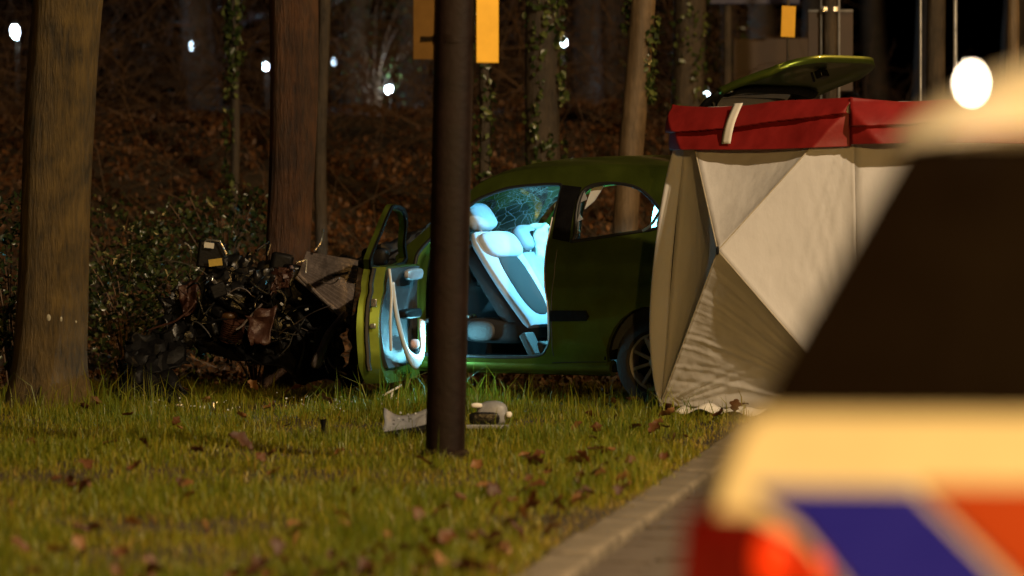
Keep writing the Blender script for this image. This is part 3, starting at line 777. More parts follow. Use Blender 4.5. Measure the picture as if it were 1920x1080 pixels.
tr_out = [(-.94, .34), (-.95, .84), (-.90, .945), (-.155, .945), (-.15, .76), (-.125, .59), (-.13, .42), (-.18, .34)]
V, Fc = panel(tr_out, [], lambda u, z: vin(u, z)+.126-.02*math.sin((z-.36)/.6*PI), .022+.0)
mesh('door_trim', door_local(V), Fc, M['trim'], door, angle=35)
# seal strip down the trailing edge, latch, armrest, pocket
pts = [Vector((-.040-.024*max(0, min(1, (z-.5)/.4)), vin(-.05, z)+.062, z)) for z in np.linspace(.33, .95, 14)]
MB().tube(door_local(pts), .016, 6).build('edge_seal', M['seal'], door)
for z, w_ in ((.74, .05), (.60, .03)):
    c_ = door_local([Vector((-.045, vin(-.05, z)+.10, z))])[0]; MB().box(c_, (.014, .035, w_)).build('latch', M['silver'], door, bevel=.004)
c_ = door_local([Vector((-.58, .20, .66))])[0]; V, Fc = puff(c_, (.42, .08, .06), .5); mesh('armrest', V, Fc, M['black'], door)
c_ = door_local([Vector((-.62, .215, .90))])[0]; V, Fc = puff(c_, (.40, .05, .07), .6); mesh('door_cap', V, Fc, M['greyplastic'], door)
pk = spline([Vector((-.93, .205, .60)), Vector((-.90, .212, .48)), Vector((-.80, .222, .37)), Vector((-.62, .226, .33)), Vector((-.42, .226, .40)), Vector((-.28, .22, .52)), Vector((-.17, .21, .68)), Vector((-.12, .20, .86))], 6)
def pkf(a, b):
    k = b*(len(pk)-1); i = min(int(k), len(pk)-2); p = pk[i].lerp(pk[i+1], k-i); t = (pk[i+1]-pk[i]).normalized()
    w = (.12+.02*math.sin(b*17))*(1-.7*b); return door_local([p+Vector((-t.z, 0, t.x))*w*(a-.2)+Vector((0, .014*math.sin(a*PI), 0))])[0]
V, Fc = grid_sheet(pkf, 6, 50); solid(mesh('door_pocket', V, Fc, M['paletrim'], door), .012)  # pale pocket over dark trim puts the lamplight low on the door into colour
pk2 = [Vector((-.115, .185, .945)), Vector((-.11, .20, .8)), Vector((-.085, .20, .62)), Vector((-.10, .20, .45))]
MB().tube(door_local(spline(pk2, 6)), .009, 8).build('trim_edge', M['paletrim'], door)
c_ = door_local([Vector((-.86, -.09, 1.0))])[0]; V, Fc = puff(c_, (.10, .17, .12), .6); mesh('wing_mirror', V, Fc, M['black'], door)
V, Fc = puff(door_local([Vector((-.66, .215, .47))])[0], (.10, .05, .06), .8, None, 14, 8, .3, 3); mesh('pocket_rag', V, Fc, mat('pink_paper', (.55, .38, .38), .8, var=.2), door)

# tailgate, raised
tg = [(.985, 1.475), (.965, 1.62), (.94, 1.77), (.97, 1.875), (1.075, 1.955), (1.24, 2.02), (1.42, 2.075), (1.61, 2.115)]
tgs = spline([(a, 0, b) for a, b in tg], 5)
def tgp(t):
    k = t*(len(tgs)-1); i = min(int(k), len(tgs)-2); return tgs[i].lerp(tgs[i+1], k-i)
def tgf(a, b):
    p = tgp(a); w0 = .21-.05*math.sin(a*PI); k = (2*b-1)
    q = Vector((p.x, w0+(CW-2*w0)*b, p.z)); e = abs(k)**5
    q += Vector((-.02*e, 0, -.05*e)) if a > .3 else Vector((.0, 0, -.02*e))
    if a > .85: q.x -= .14*e*(a-.85)/.15
    return q
def tg_piece(a0, a1, b0, b1, n1, n2, dz=0.):
    return grid_sheet(lambda a, b: tgf(a0+(a1-a0)*a, b0+(b1-b0)*b)+Vector((0, 0, dz)), n1, n2)
V, Fc = tg_piece(.58, 1, 0, 1, 16, 28); tgate = solid(mesh('tailgate', V, Fc, M['green'], car, angle=70), .045, 0); prop(tgate, 'raised green tailgate with its window')
V, Fc = tg_piece(0, .10, 0, 1, 4, 28); solid(mesh('window_border', V, Fc, M['black'], tgate), .03, 0)
V, Fc = tg_piece(.10, .58, 0, .13, 12, 4); solid(mesh('window_border', V, Fc, M['black'], tgate), .03, 0)
V, Fc = tg_piece(.10, .58, .87, 1, 12, 4); solid(mesh('window_border', V, Fc, M['black'], tgate), .03, 0)
V, Fc = tg_piece(.10, .58, .13, .87, 12, 14); mesh('rear_window', V, Fc, M['greyed'], tgate)
def tg_in(a, b):
    p = tgf(.55+.07*a, .06+.88*b); n_ = Vector((.35, 0, -.93)); return p+n_*(.03+.02*math.sin(a*PI))
V, Fc = grid_sheet(tg_in, 6, 20); solid(mesh('tailgate_trim', V, Fc, M['black'], tgate), .01, 0)
p = tgf(.86, .5)+Vector((.01, 0, -.05)); MB().box(p, (.05, .10, .05), Matrix.Rotation(-.4, 3, 'Y')).box(p+Vector((-.03, -.06, -.02)), (.015, .02, .07), Matrix.Rotation(.6, 3, 'X')).build('tailgate_lock', M['black_gloss'], tgate, bevel=.008)
p = tgf(.63, .03); V, Fc = puff(p+Vector((.01, -.005, -.03)), (.02, .02, .015), 1, None, 10, 6); mesh('hinge_bolt', V, Fc, M['silver'], tgate)
mb = MB()
mb.tube([(1.10, .25, 1.30), tuple(tgf(.5, .03)+Vector((.0, .02, -.03)))], .011, 8); mb.tube([(1.10, CW-.25, 1.30), tuple(tgf(.5, .97)+Vector((.0, -.02, -.03)))], .011, 8)
mb.build('gas_strut', M['black_gloss'], tgate)

# wheels
def wheel(c, r, w, parent, ax=(0, -1, 0)):
    """ax points outward"""
    ax = Vector(ax).normalized(); c = Vector(c)
    prof = [(r*.62, -w/2), (r*.9, -w/2), (r*.985, -w*.38), (r, -w*.2), (r, w*.2), (r*.985, w*.38), (r*.9, w/2), (r*.70, w/2+.004), (r*.62, w*.42), (r*.62, -w/2)]
    root = MB().lathe(prof, c, ax, 40).build('wheel', M['tyre'], parent)
    rim = MB(); rim.lathe([(r*.62, -.04), (r*.65, w*.40), (r*.63, w*.47), (r*.585, w*.46), (r*.57, w*.30), (r*.57, -.04)], c, ax, 36)
    rim.build('rim', M['alloy'], root)
    MB().lathe([(r*.55, -.02), (r*.55, 0)], c, ax, 24).build('brake_disc', M['black'], root)
    sp = MB(); a = ax.orthogonal().normalized(); b = ax.cross(a)
    for k in range(9):
        t = 2*PI*k/9+.2; dr = a*math.cos(t)+b*math.sin(t); tn = ax.cross(dr)
        R_ = Matrix((dr, tn, ax)).transposed(); sp.box(c+dr*r*.36+ax*(w*.36), (r*.52, .022, .02), R_)
    sp.build('spokes', M['alloy'], root, bevel=.005)
    MB().lathe([(r*.17, w*.2), (r*.17, w*.42), (r*.12, w*.47)], c, ax, 20).build('hub_cap', M['alloy'], root, bevel=.004)
    return root
wheel((.70, .10, .28), .275, .165, car)
wheel((.70, CW-.10, .28), .275, .165, car, (0, 1, 0))

# ---- torn-off front: engine, radiator, hoses
def crumple(name, corners, amp, m, seed, n=(14, 14), t=.012, sc=5., parent=car):
    C_ = [cl(*c) for c in corners]
    def f(a, b):
        p = C_[0].lerp(C_[1], a).lerp(C_[3].lerp(C_[2], a), b)
        q = Vector(noise.noise_vector(Vector((a*sc, b*sc, seed)))); q2 = Vector(noise.noise_vector(Vector((a*sc*2.7, b*sc*2.7, seed+5))))
        return p+q*amp+q2*amp*.45
    V, Fc = grid_sheet(f, *n); return solid(mesh(name, V, Fc, m, parent, angle=28), t, 0)
def chunk(name, px, py, Y, w, h, dpt, m, tilt=0, tilt2=0, bevel=.012, parent=car, e=None, amp=.06):
    c = cl(px, py, Y); R_ = Matrix.Rotation(YAW+tilt2, 3, 'Z') @ Matrix.Rotation(tilt, 3, 'Y')
    if e: V, Fc = puff(c, (w, dpt, h), e, R_, 20, 12, amp, px); return mesh(name, V, Fc, m, parent, angle=50)
    return MB().box(c, (w, dpt, h), R_).build(name, m, parent, bevel=bevel, seg=3)
for (cs_, am, mm, sd) in (([(585, 620, 30.6), (632, 600, 30.55), (612, 672, 30.5), (588, 690, 30.5)], .03, M['black_gloss'], 31), ([(455, 590, 30.8), (520, 575, 30.8), (505, 640, 30.75), (470, 650, 30.75)], .04, M['rustred'], 32), ([(335, 540, 31.2), (372, 520, 31.2), (362, 590, 31.1), (340, 600, 31.1)], .03, M['rustred'], 33), ([(480, 505, 30.9), (520, 515, 30.9), (500, 560, 30.85), (465, 545, 30.85)], .05, M['black_gloss'], 34)):
    crumple('torn_metal', cs_, am, mm, sd, (14, 14), .006, 1.8)
# radiator: corrugated fins between two end tanks
RC = [cl(576, 470, 31.05), cl(672, 486, 31.0), cl(656, 606, 30.78), cl(556, 522, 30.86)]
nrm = (RC[1]-RC[0]).cross(RC[3]-RC[0]).normalized()
if nrm.y > 0: nrm = -nrm
def radf(a, b):
    p = RC[0].lerp(RC[1], a).lerp(RC[3].lerp(RC[2], a), b)
    k = int(round(b*28)); return p+nrm*((.0055 if k % 2 else -.0055)+.018*noise.noise(Vector((a*2.5, b*2.5, 1))))
V, Fc = grid_sheet(radf, 10, 28); rad = mesh('radiator', V, Fc, M['fins'], car, smooth=False)
mesh('radiator_core', [q-nrm*.035 for q in RC]+[q-nrm*.06 for q in RC], [(0, 1, 2, 3), (7, 6, 5, 4), (0, 4, 5, 1), (1, 5, 6, 2), (2, 6, 7, 3), (3, 7, 4, 0)], M['black'], rad)
MB().tube([RC[3]+nrm*.01, RC[2]+nrm*.01], .014, 8).build('radiator_tank', M['fins'], rad)
MB().tube(spline([cl(560, 515, 30.8), cl(600, 556, 30.75), cl(652, 604, 30.7)], 6), .012, 8).build('body_seam', M['fins'], car)
MB().tube(spline([cl(648, 588, 30.5), cl(622, 618, 30.4), cl(604, 655, 30.35), cl(590, 690, 30.35)], 5), [.020]*6+[.026]*6+[.034]*3+[.02], 8).build('bent_rail', M['fins'], car)
MB().tube([cl(556, 492, 30.8), cl(575, 487, 30.8), cl(573, 512, 30.8)], .008, 6).build('bracket', M['silver'], car)
crumple('inner_wing', [(566, 522, 31.0), (645, 610, 30.9), (640, 715, 30.8), (552, 660, 31.0)], .05, M['black'], 3)
crumple('inner_wing', [(660, 600, 31.3), (700, 500, 31.4), (770, 700, 30.9), (640, 725, 30.7)], .04, M['black'], 8)
crumple('bonnet', [(600, 478, 31.7), (705, 484, 31.5), (700, 496, 31.4), (660, 500, 31.4)], .03, M['black'], 5)
crumple('wing_scrap', [(300, 560, 31.2), (365, 520, 31.4), (380, 640, 31.2), (310, 650, 31.0)], .07, M['black_gloss'], 21, (18, 18))
crumple('wing_scrap', [(235, 640, 30.9), (330, 600, 31.2), (350, 690, 30.9), (240, 700, 30.7)], .06, M['black'], 22, (18, 12))
crumple('wing_scrap', [(380, 500, 31.3), (470, 480, 31.5), (480, 560, 31.2), (390, 570, 31.0)], .08, M['black_gloss'], 23, (18, 18))
crumple('cowl', [(690, 470, 31.3), (800, 425, 31.5), (800, 500, 31.3), (690, 540, 31.2)], .03, M['black'], 6)
crumple('wing_scrap', [(515, 505, 30.9), (552, 498, 30.9), (545, 530, 30.9), (508, 555, 30.9)], .03, M['rustred'], 12)
crumple('front_panel', [(470, 520, 31.2), (580, 500, 31.2), (600, 660, 31.0), (480, 640, 31.0)], .09, M['black_gloss'], 9, (20, 20))
crumple('undertray', [(360, 600, 31.4), (640, 620, 31.0), (640, 720, 30.8), (370, 660, 31.2)], .07, M['black'], 10, (22, 12))
eb = chunk('engine_block', 450, 590, 31.5, .52, .34, .40, M['black_gloss'], .15, .1)
chunk('cylinder_head', 432, 530, 31.5, .36, .14, .30, M['black_gloss'], -.2, .15, .02, eb)
chunk('air_filter_box', 560, 535, 31.1, .22, .24, .22, M['black_gloss'], .25, .3, .03)
chunk('gearbox', 520, 610, 31.2, .30, .22, .30, M['black_gloss'], e=.6)
chunk('fluid_tank', 505, 508, 31.4, .16, .14, .16, M['black_gloss'], e=.5)
chunk('fuse_box', 528, 492, 31.3, .14, .12, .12, M['black'], .2, .1, .025)
for k in range(30):      # lids, brackets and pump housings jumbled over the engine
    chunk('engine_part', random.uniform(380, 600), random.uniform(515, 640), random.uniform(30.9, 31.3), random.uniform(.025, .12), random.uniform(.03, .10), random.uniform(.02, .10),
          random.choice([M['black_gloss'], M['black']]), random.uniform(-.8, .8), random.uniform(-.6, .6), .012)
bat = chunk('battery', 396, 478, 31.3, .17, .17, .14, M['black'], .12, .1, .012)
chunk('battery_label', 392, 460, 31.2, .062, .035, .004, M['label'], .12, .0, 0, bat)
chunk('battery_label', 404, 492, 31.18, .085, .045, .004, M['ylabel'], -.12, .0, 0, bat)
MB().tube([cl(375, 462, 31.25), cl(388, 450, 31.2), cl(412, 452, 31.2), cl(424, 476, 31.2)], .007, 6).build('battery_clamp', M['silver'], bat)
alt = MB(); ca = cl(436, 618, 31.05); axs = (CMI.to_3x3() @ Vector((.15, -.3, .95))).normalized()
prof = []
for k in range(10): prof += [(.075, -.07+k*.014), (.075, -.07+k*.014+.007), (.062, -.07+k*.014+.008), (.062, -.07+k*.014+.0135)]
alt.lathe(prof, ca, axs, 24).build('alternator', M['rustred'], car)
V, Fc = puff(cl(424, 592, 31.05), (.14, .10, .05), .7, None, 18, 10, .3, 2); mesh('alternator_bracket', V, Fc, M['amber'], car)
MB().tube(spline([cl(344, 530, 31.5), cl(347, 575, 31.5), cl(352, 632, 31.4)], 5), [.030, .045, .05, .046, .040, .042, .034, .03, .026, .016, .012], 12).build('suspension_strut', M['rustred'], car)
MB().tube(spline([cl(393, 518, 31.0), cl(405, 532, 30.95), cl(420, 548, 30.95), cl(436, 557, 30.95)], 6), [.010]*4+[.013]*15, 8).build('metal_pipe', M['silver'], car)
hoses = [[(436, 557, 30.95), (452, 570, 30.95), (465, 585, 31.0), (440, 580, 31.0), (405, 560, 31.1)], [(465, 572, 31), (500, 572, 31), (512, 560, 31.0), (512, 585, 31)],
         [(510, 560, 30.9), (520, 545, 30.9), (535, 558, 30.9), (530, 585, 30.9)], [(356, 520, 31.4), (358, 470, 31.4), (346, 455, 31.4)], [(480, 470, 31.4), (505, 455, 31.5), (500, 480, 31.4)],
         [(362, 610, 31.1), (380, 590, 31.0), (372, 560, 31.0)], [(470, 615, 31.0), (500, 640, 30.9), (540, 632, 30.9)], [(590, 470, 31), (602, 452, 31.1), (606, 430, 31.1)], [(540, 600, 30.8), (570, 640, 30.7), (560, 690, 30.7)]]
for k in range(9):
    hx, hy = random.uniform(370, 600), random.uniform(500, 640); pts_ = [(hx, hy, random.uniform(30.8, 31.1))]
    for q in range(3): pts_.append((pts_[-1][0]+random.uniform(-28, 28), pts_[-1][1]+random.uniform(-16, 26), pts_[-1][2]+random.uniform(-.1, .1)))
    hoses.append(pts_)
for i, hpts in enumerate(hoses):
    MB().tube(spline([cl(*q) for q in hpts], 6), .014 if i < 3 else random.uniform(.004, .009), 8).build('hose', M['black_gloss'] if i not in (3, 7) else M['silver'], car)
for k in range(30):
    hx, hy = random.uniform(350, 640), random.uniform(490, 650); pts_ = [cl(hx, hy, random.uniform(30.75, 31.05))]
    d_ = Vector((random.uniform(-1, 1), random.uniform(-.4, .4), random.uniform(-.8, .6)))*.05
    for q in range(5):
        d_ = d_+Vector((random.uniform(-1, 1), random.uniform(-.5, .5), random.uniform(-1, .7)))*.03; pts_.append(pts_[-1]+d_)
    MB().tube(spline(pts_, 4), random.choice([.003, .004, .006]), 5).build('wire', random.choice([M['black_gloss'], M['black'], M['silver'], M['fins'], M['rustred']]), car)
V, Fc = puff(cl(499, 522, 30.95), (.035, .02, .05), .8, None, 12, 8); mesh('cap', V, Fc, mat('glossy_cap', (.25, .32, .38), .15, var=.1), car)
for (px, py) in ((541, 610), (528, 570), (562, 560), (575, 580), (585, 640)):
    c = cl(px, py, 30.75); MB().box(c, (.022, .006, .012), Matrix.Rotation(random.uniform(-1, 1), 3, 'Y')).build('torn_clip', M['paletrim'], car)
# light inside the car: the rescue lamp left burning behind the front seats
wl = CMI.inverted() @ Vector((.08, .76, 1.415))
lamp('cabin_work_light', wl, 200, (.20, .74, 1.0), .022)
wk = empty('work_lamp', tuple(wl+Vector((0, 0, -.058))), 'work lamp inside the green car with added black plates blocking its light', 'work lamp', -YAW)
dT = Vector((-2.3, -3.2, 0)).normalized()
MB().box(dT*.085+Vector((0, 0, .058)), (.012, .062, .066), Matrix.Rotation(math.atan2(dT.y, dT.x), 3, 'Z')).build('light_blocker', M['black'], wk, bevel=.003)  # added plate, keeps the cabin light off the thick left trunk
dT2 = Vector((-2.35, -.15, -.2)).normalized()
MB().box(dT2*.085+Vector((0, 0, .058)), (.012, .060, .05), Matrix.Rotation(math.atan2(dT2.y, dT2.x), 3, 'Z')).build('light_blocker', M['black'], wk, bevel=.003)  # added plate, keeps the cabin light off the reddish trunk
MB().tube([(.0, 0, .09), tuple(dT2*.085+Vector((0, 0, .082)))], .004, 6).build('blocker_arm', M['black'], wk)
dT3 = Vector((.34, -.76, -.28)).normalized()
MB().box(dT3*.085+Vector((0, 0, .058)), (.012, .085, .05), Matrix.Rotation(math.atan2(dT3.y, dT3.x), 3, 'Z')).build('light_blocker', M['black'], wk, bevel=.003)  # added plate, stops light leaving through the quarter window
MB().tube([(.0, 0, .09), tuple(dT3*.085+Vector((0, 0, .076)))], .004, 6).build('blocker_arm', M['black'], wk)
MB().tube([(.0, 0, .075), (0, 0, .10)], .03, 10).build('lamp_mount', M['black'], wk)
MB().tube([(.0, 0, .09), tuple(dT*.085+Vector((0, 0, .088)))], .004, 6).build('blocker_arm', M['black'], wk)

hl = at(818, 646, 30.655)
lamp('sill_work_light', hl, 11, (.25, .80, 1.0), .02)
hk = empty('work_lamp', tuple(hl-Vector((0, 0, .09))), 'small hand lamp standing on the green car sill behind the brown post', 'work lamp')
MB().lathe([(.035, -.07), (.035, -.02), (.022, -.01), (.022, .05)], (0, 0, 0), (0, 0, 1), 14).build('lamp_body', M['black'], hk)
MB().tube([(.03, .0, .02), (.045, .02, .09), (.03, .04, .13)], .005, 6).build('lamp_hook', M['black'], hk)
# debris lying in the grass
def lay(px, py):
    Y = F*CH/(py-HY); return (px-960)/F*Y, Y
def debris(name, px, py, label, cat, rz=0):
    x, y = lay(px, py); return empty(name, (x, y, gh(x, y)), label, cat, rz)
x, y = lay(285, 660); Yb = 30.6
fb = empty('bumper', ((285-960)/F*Yb, Yb, 0), 'black torn bumper piece lying left of the engine in the grass', 'car bumper')
def bf(a, b):
    return Vector((-.21+.40*a, -.02-.10*b, (.05+.15*math.sin(.2+a*2.6)**.8)*(1-.85*b)))+Vector(noise.noise_vector(Vector((a*4, b*4, 1))))*.07
V, Fc = grid_sheet(bf, 20, 10); solid(mesh('bumper_skin', V, Fc, M['black'], fb, angle=50), .02)
V, Fc = puff((.0, .06, .09), (.30, .10, .16), .7, None, 20, 10, .2, 4); mesh('bumper_foam', V, Fc, M['black_gloss'], fb)
g = debris('plastic_cover', 765, 822, 'grey plastic car panel lying left of the brown post foot', 'car panel')
def pf(a, b):
    return Vector((-.13+.27*a, .16*b-.08, .06+.11*b*(1-.25*a)-.02*math.sin(a*5)))+Vector(noise.noise_vector(Vector((a*3, b*3, 7))))*.018
V, Fc = grid_sheet(pf, 14, 10); solid(mesh('cover_shell', V, Fc, M['greyplastic'], g, angle=60), .008)
MB().tube(spline([(-.22, -.11, .02), (-.10, -.10, .035), (.06, -.09, .06), (.16, -.08, .09)], 5), .022, 8).build('cover_lip', M['black'], g)
for q in ((-.04, -.02, .15), (.0, .0, .14), (-.05, -.05, .12), (.04, .0, .145)):
    V, Fc = puff(q, (.012, .01, .012), .9, None, 8, 6); mesh('glass_crumb', V, Fc, M['paletrim'], g)
g = debris('headlight_unit', 915, 812, 'broken headlight with bright reflector lying right of the brown post foot', 'headlight')
V, Fc = puff((.02, .02, .10), (.18, .12, .13), .6, None, 18, 10, .15, 2); mesh('lamp_housing', V, Fc, M['greyplastic'], g)
V, Fc = puff((-.02, -.05, .075), (.17, .03, .07), .5, None, 16, 8); mesh('lamp_lens', V, Fc, M['black_gloss'], g)
V, Fc = puff((-.065, -.03, .145), (.065, .03, .028), .7, None, 14, 8, .2); mesh('reflector', V, Fc, M['white'], g)
V, Fc = puff((.115, -.04, .095), (.035, .03, .035), .8, None, 14, 8, .2); mesh('bulb_holder', V, Fc, M['white'], g)
MB().tube([(-.12, -.07, .03), (.12, -.07, .03)], .012, 6).build('lamp_bracket', M['greyplastic'], g)
g = debris('wooden_peg', 605, 822, 'small dark peg sticking up in the grass left of the post', 'peg')
MB().tube([(0, 0, -.02), (.004, 0, .08), (.002, 0, .115)], [.011, .012, .019], 8).build('peg_stake', M['black'], g)
for i, (px, py, lb) in enumerate(((340, 768, 'glinting glass fragment nearest the left tree foot'), (632, 776, 'glinting glass fragment left of the open door'), (740, 760, 'white strip added for the light patch on the grass below the open door'), (400, 775, 'glinting glass fragment in grass below the engine'))):
    x, y = lay(px, py); y = min(y, 29.6)
    if i == 2:
        o = MB().box((0, 0, .12), (.13, .05, .012), Matrix.Rotation(-.5, 3, 'Y')).box((-.01, 0, .06), (.012, .012, .12), Matrix.Rotation(.2, 3, 'Y')).build('grass_light_strip', M['white'], None, bevel=.003); o.location = (x-.0, 29.75, .0); prop(o, lb, 'debris')  # white strip added for the bright patch of light on the grass
    else:
        V, Fc = puff((0, 0, .06), (.05, .03, .02), .5, Matrix.Rotation(.5*i, 3, 'Y'), 10, 6, .5, i); o = mesh('glass_fragment', V, Fc, M['silver'], None, smooth=False); o.location = (x, y, gh(x, y)); prop(o, lb, 'debris')

# crumbs of broken glass between the trunk and the wreck
mb = MB()
for k in range(80):
    cx, cy = random.choice([(340, 768), (632, 776), (410, 772), (560, 770), (300, 765), (720, 772)]); x, y = lay(cx+random.gauss(0, 26), cy+random.gauss(0, 6)); sz = random.uniform(.003, .009)
    mb.box((x, y, gh(x, y)+random.uniform(.03, .085)), (sz*1.4, sz, sz*.8), Matrix.Rotation(random.uniform(0, 3), 3, Vector((random.random(), random.random(), random.random()+.1)).normalized()))
prop(mb.build('broken_glass', mat('glass_crumbs', (.75, .82, .85), .12, spec=1.), smooth=False), kind='stuff')

# ------------------------------------------------------------------ privacy screen
C0 = Vector((.872, 29.18, 0)); TD = Vector((math.cos(.61), -math.sin(.61), 0)); TN = Vector((-math.sin(.61), -math.cos(.61), 0)); TL = 1.36; TH = 1.83
tent = empty('privacy_screen', tuple(C0), 'white pop-up privacy screen with red top band hiding the rear of the car', 'tent screen')
UL = Vector((.155, .02, TH-.02)); TLc = TD*TL
BL = Vector((0, 0, .055)); BR = TLc+Vector((0, 0, .055)); UR = TLc+Vector((-.03, .02, TH+.01)); HUB = TLc*.515+TN*.40+Vector((-.035, 0, .985))
def facet(A, B, H_, n, wr, seed, sag=.05, ka=1.):
    """triangular cloth facet between edge A-B and the hub, with tension folds running to the corners"""
    V = []; Fc = []; nn = (B-A).cross(H_-A).normalized(); 
    if nn.dot(TN) < 0: nn = -nn
    idx = {}
    for i in range(n+1):
        for j in range(n+1-i):
            a = i/n; b = j/n; c = 1-a-b           # a: B, b: hub, c: A
            p = A*c+B*a+H_*b
            s = -sag*(27*a*b*c)**.7 if a*b*c > 0 else 0
            ta = math.atan2(a, b+1e-6); tc = math.atan2(c, b+1e-6)
            w = 0
            e = min(1, 8*a*b)*min(1, 8*c*b+.3)
            if ka < 2: w += .6*ka*wr*math.sin(ta*19+2.2*math.sin(ta*7)+seed+3*noise.noise(Vector((a*3, b*3, seed))))*math.exp(-3.2*(a+b))*min(1, 12*a)*min(1, 12*b)*1.6
            w += wr*math.sin(tc*21+2.4*math.sin(tc*6)+seed*2+3*noise.noise(Vector((c*3, b*3, seed+4))))*math.exp(-3.2*(c+b))*min(1, 12*c)*min(1, 12*b)*1.6
            if ka > 2: w += .011*noise.noise(Vector((ta*15, (a+b)*2.2, seed)))*math.exp(-1.5*(a+b))*min(1, 10*a)*min(1, 10*b)*2.2+.004*noise.noise(Vector((ta*30+2*a, (a+b)*4, seed+3)))*min(1, 10*a)*min(1, 10*b)
            w += wr*.5*noise.noise(Vector((p.x*5, p.z*3, seed)))*e+.0035*noise.noise(Vector((ta*12, tc*12, seed+8)))*e
            idx[i, j] = len(V); V.append(p+nn*(s+w))
    for i in range(n):
        for j in range(n-i):
            Fc.append((idx[i, j], idx[i+1, j], idx[i, j+1]))
            if j < n-i-1: Fc.append((idx[i+1, j], idx[i+1, j+1], idx[i, j+1]))
    return V, Fc
def cloth(name, V, Fc, m=None, parent=tent):
    return solid(mesh(name, V, Fc, m or M['tent'], parent, angle=180), .002, 0)
cloth('screen_facet', *facet(UL, UR, HUB, 40, .006, 1.))
cloth('screen_facet', *facet(UR, BR, HUB, 48, .008, 2., .05, 1.5))
V, Fc = facet(BR, BL, HUB, 96, .011, 3., .05, 3.2); cloth('screen_facet', V, Fc)
cloth('screen_facet', *facet(BL, UL, HUB, 40, .004, 4., .09))
# return panel at the left, bowed out
def flapf(a, b):
    e = BL.lerp(UL, b); w = .12*math.sin(min(1, b*1.05)*PI)**.7
    return e+Vector((-w*a-.0, -.035*a+.03*a*a*a, 0))+Vector((.006*math.sin(b*9+a*3), 0, 0))
V, Fc = grid_sheet(flapf, 8, 30); cloth('side_flap', V, Fc)
# next panel beyond the right corner
D2 = ((UR+BR)*.5-HUB); D2.z = 0; D2.normalize()
UR2 = UR+D2*1.2; BR2 = BR+D2*1.2; N2 = Vector((D2.y, -D2.x, 0))
if N2.y > 0: N2 = -N2
def nextf(a, b):
    p = BR.lerp(UR, b).lerp(BR2.lerp(UR2, b), a); return p+N2*(.012*noise.noise(Vector((a*4, b*5, 3)))-.008*math.sin(a*PI)*math.sin(b*PI))
V, Fc = grid_sheet(nextf, 24, 30); cloth('screen_facet', V, Fc)
# red band
def bandf(A, B, lo, hi, seed, NN, out=.03):
    LL = (B-A).length
    def f(a, b):
        p = A.lerp(B, a); top = hi-.035*math.sin(min(1, a*1.5)*PI)*(1-a)+.006*noise.noise(Vector((a*6, 0, seed))); bot = lo+.008*math.sin(a*4+seed)
        dz = top+(bot-top)*b; fold = .62-.30*a
        o_ = out+.008*noise.noise(Vector((a*5, b*2, seed)))+.004*noise.noise(Vector((a*16, b*3, seed)))
        if b < fold: o_ += (.05+.02*noise.noise(Vector((a*4, 1, seed))))*math.sin(b/fold*PI*.60)
        else: o_ += .010*math.exp(-((b-fold-.25)/.2)**2)
        lean = min(max(0, -dz)*.62, max(.0, a*LL)*.80+.02, max(0, (1-a)*LL)*.80+.02)
        return Vector((p.x, p.y, p.z+dz))+NN*(o_+lean)
    return f
V, Fc = grid_sheet(bandf(UL+Vector((-.07, .03, 0)), UR+TD*.01, -.255, .02, 2., TN, .025), 120, 70); cloth('red_band', V, Fc, M['tentred'])
V, Fc = grid_sheet(bandf(UR-D2*.02+N2*.03, UR2, -.245, .025, 6., N2, .012), 60, 60); cloth('red_band', V, Fc, M['tentred'])
MB().tube([HUB+TN*.004, UL+TN*.01], .0035, 5).tube([HUB+TN*.004, UR+TN*.01], .0035, 5).tube([HUB+TN*.004, BR+TN*.006], .0035, 5).tube([HUB+TN*.004, BL+TN*.006], .0035, 5).build('seam', M['cord'], tent)
V, Fc = puff(HUB+TN*.006, (.02, .02, .05), .7, None, 10, 8); mesh('hub', V, Fc, M['black'], tent)
MB().tube([BL+Vector((.0, .01, .0)), UL+Vector((.0, .01, .01))], .008, 6).build('corner_pole', M['black'], tent)
def strapf(a, b):
    p = UL.lerp(UR, .345+.055*a-.02*b); return p+TN*(.100+.022*math.sin(b*PI)+.10*b)+Vector((0, 0, .0-.235*b+.012))
V, Fc = grid_sheet(strapf, 3, 14); cloth('white_strap', V, Fc, M['white'])
MB().box(UL+Vector((.05, -.02, -.285)), (.07, .01, .035), Matrix.Rotation(.15, 3, 'Y')).build('corner_tab', M['white'], tent, bevel=.003)
def hemf(a, b):
    p = BL.lerp(BR, .14+.42*a); return p+TN*(.03+.10*b+.010*noise.noise(Vector((a*7, b, 4))))+Vector((0, 0, .012-.03*b+.03*noise.noise(Vector((a*5, b*.5, 9)))))
V, Fc = grid_sheet(hemf, 20, 4); cloth('ground_hem', V, Fc, M['white'])
rp = [at(1276, 300, 29.25), at(1262, 345, 29.3), at(1243, 385, 29.4), at(1222, 420, 29.6), at(1206, 432, 29.75)]
prop(MB().tube(spline(rp, 6), .0085, 8).build('guy_rope', M['cord']), 'pale curved rope running from the tent corner to the car rear window', 'rope')

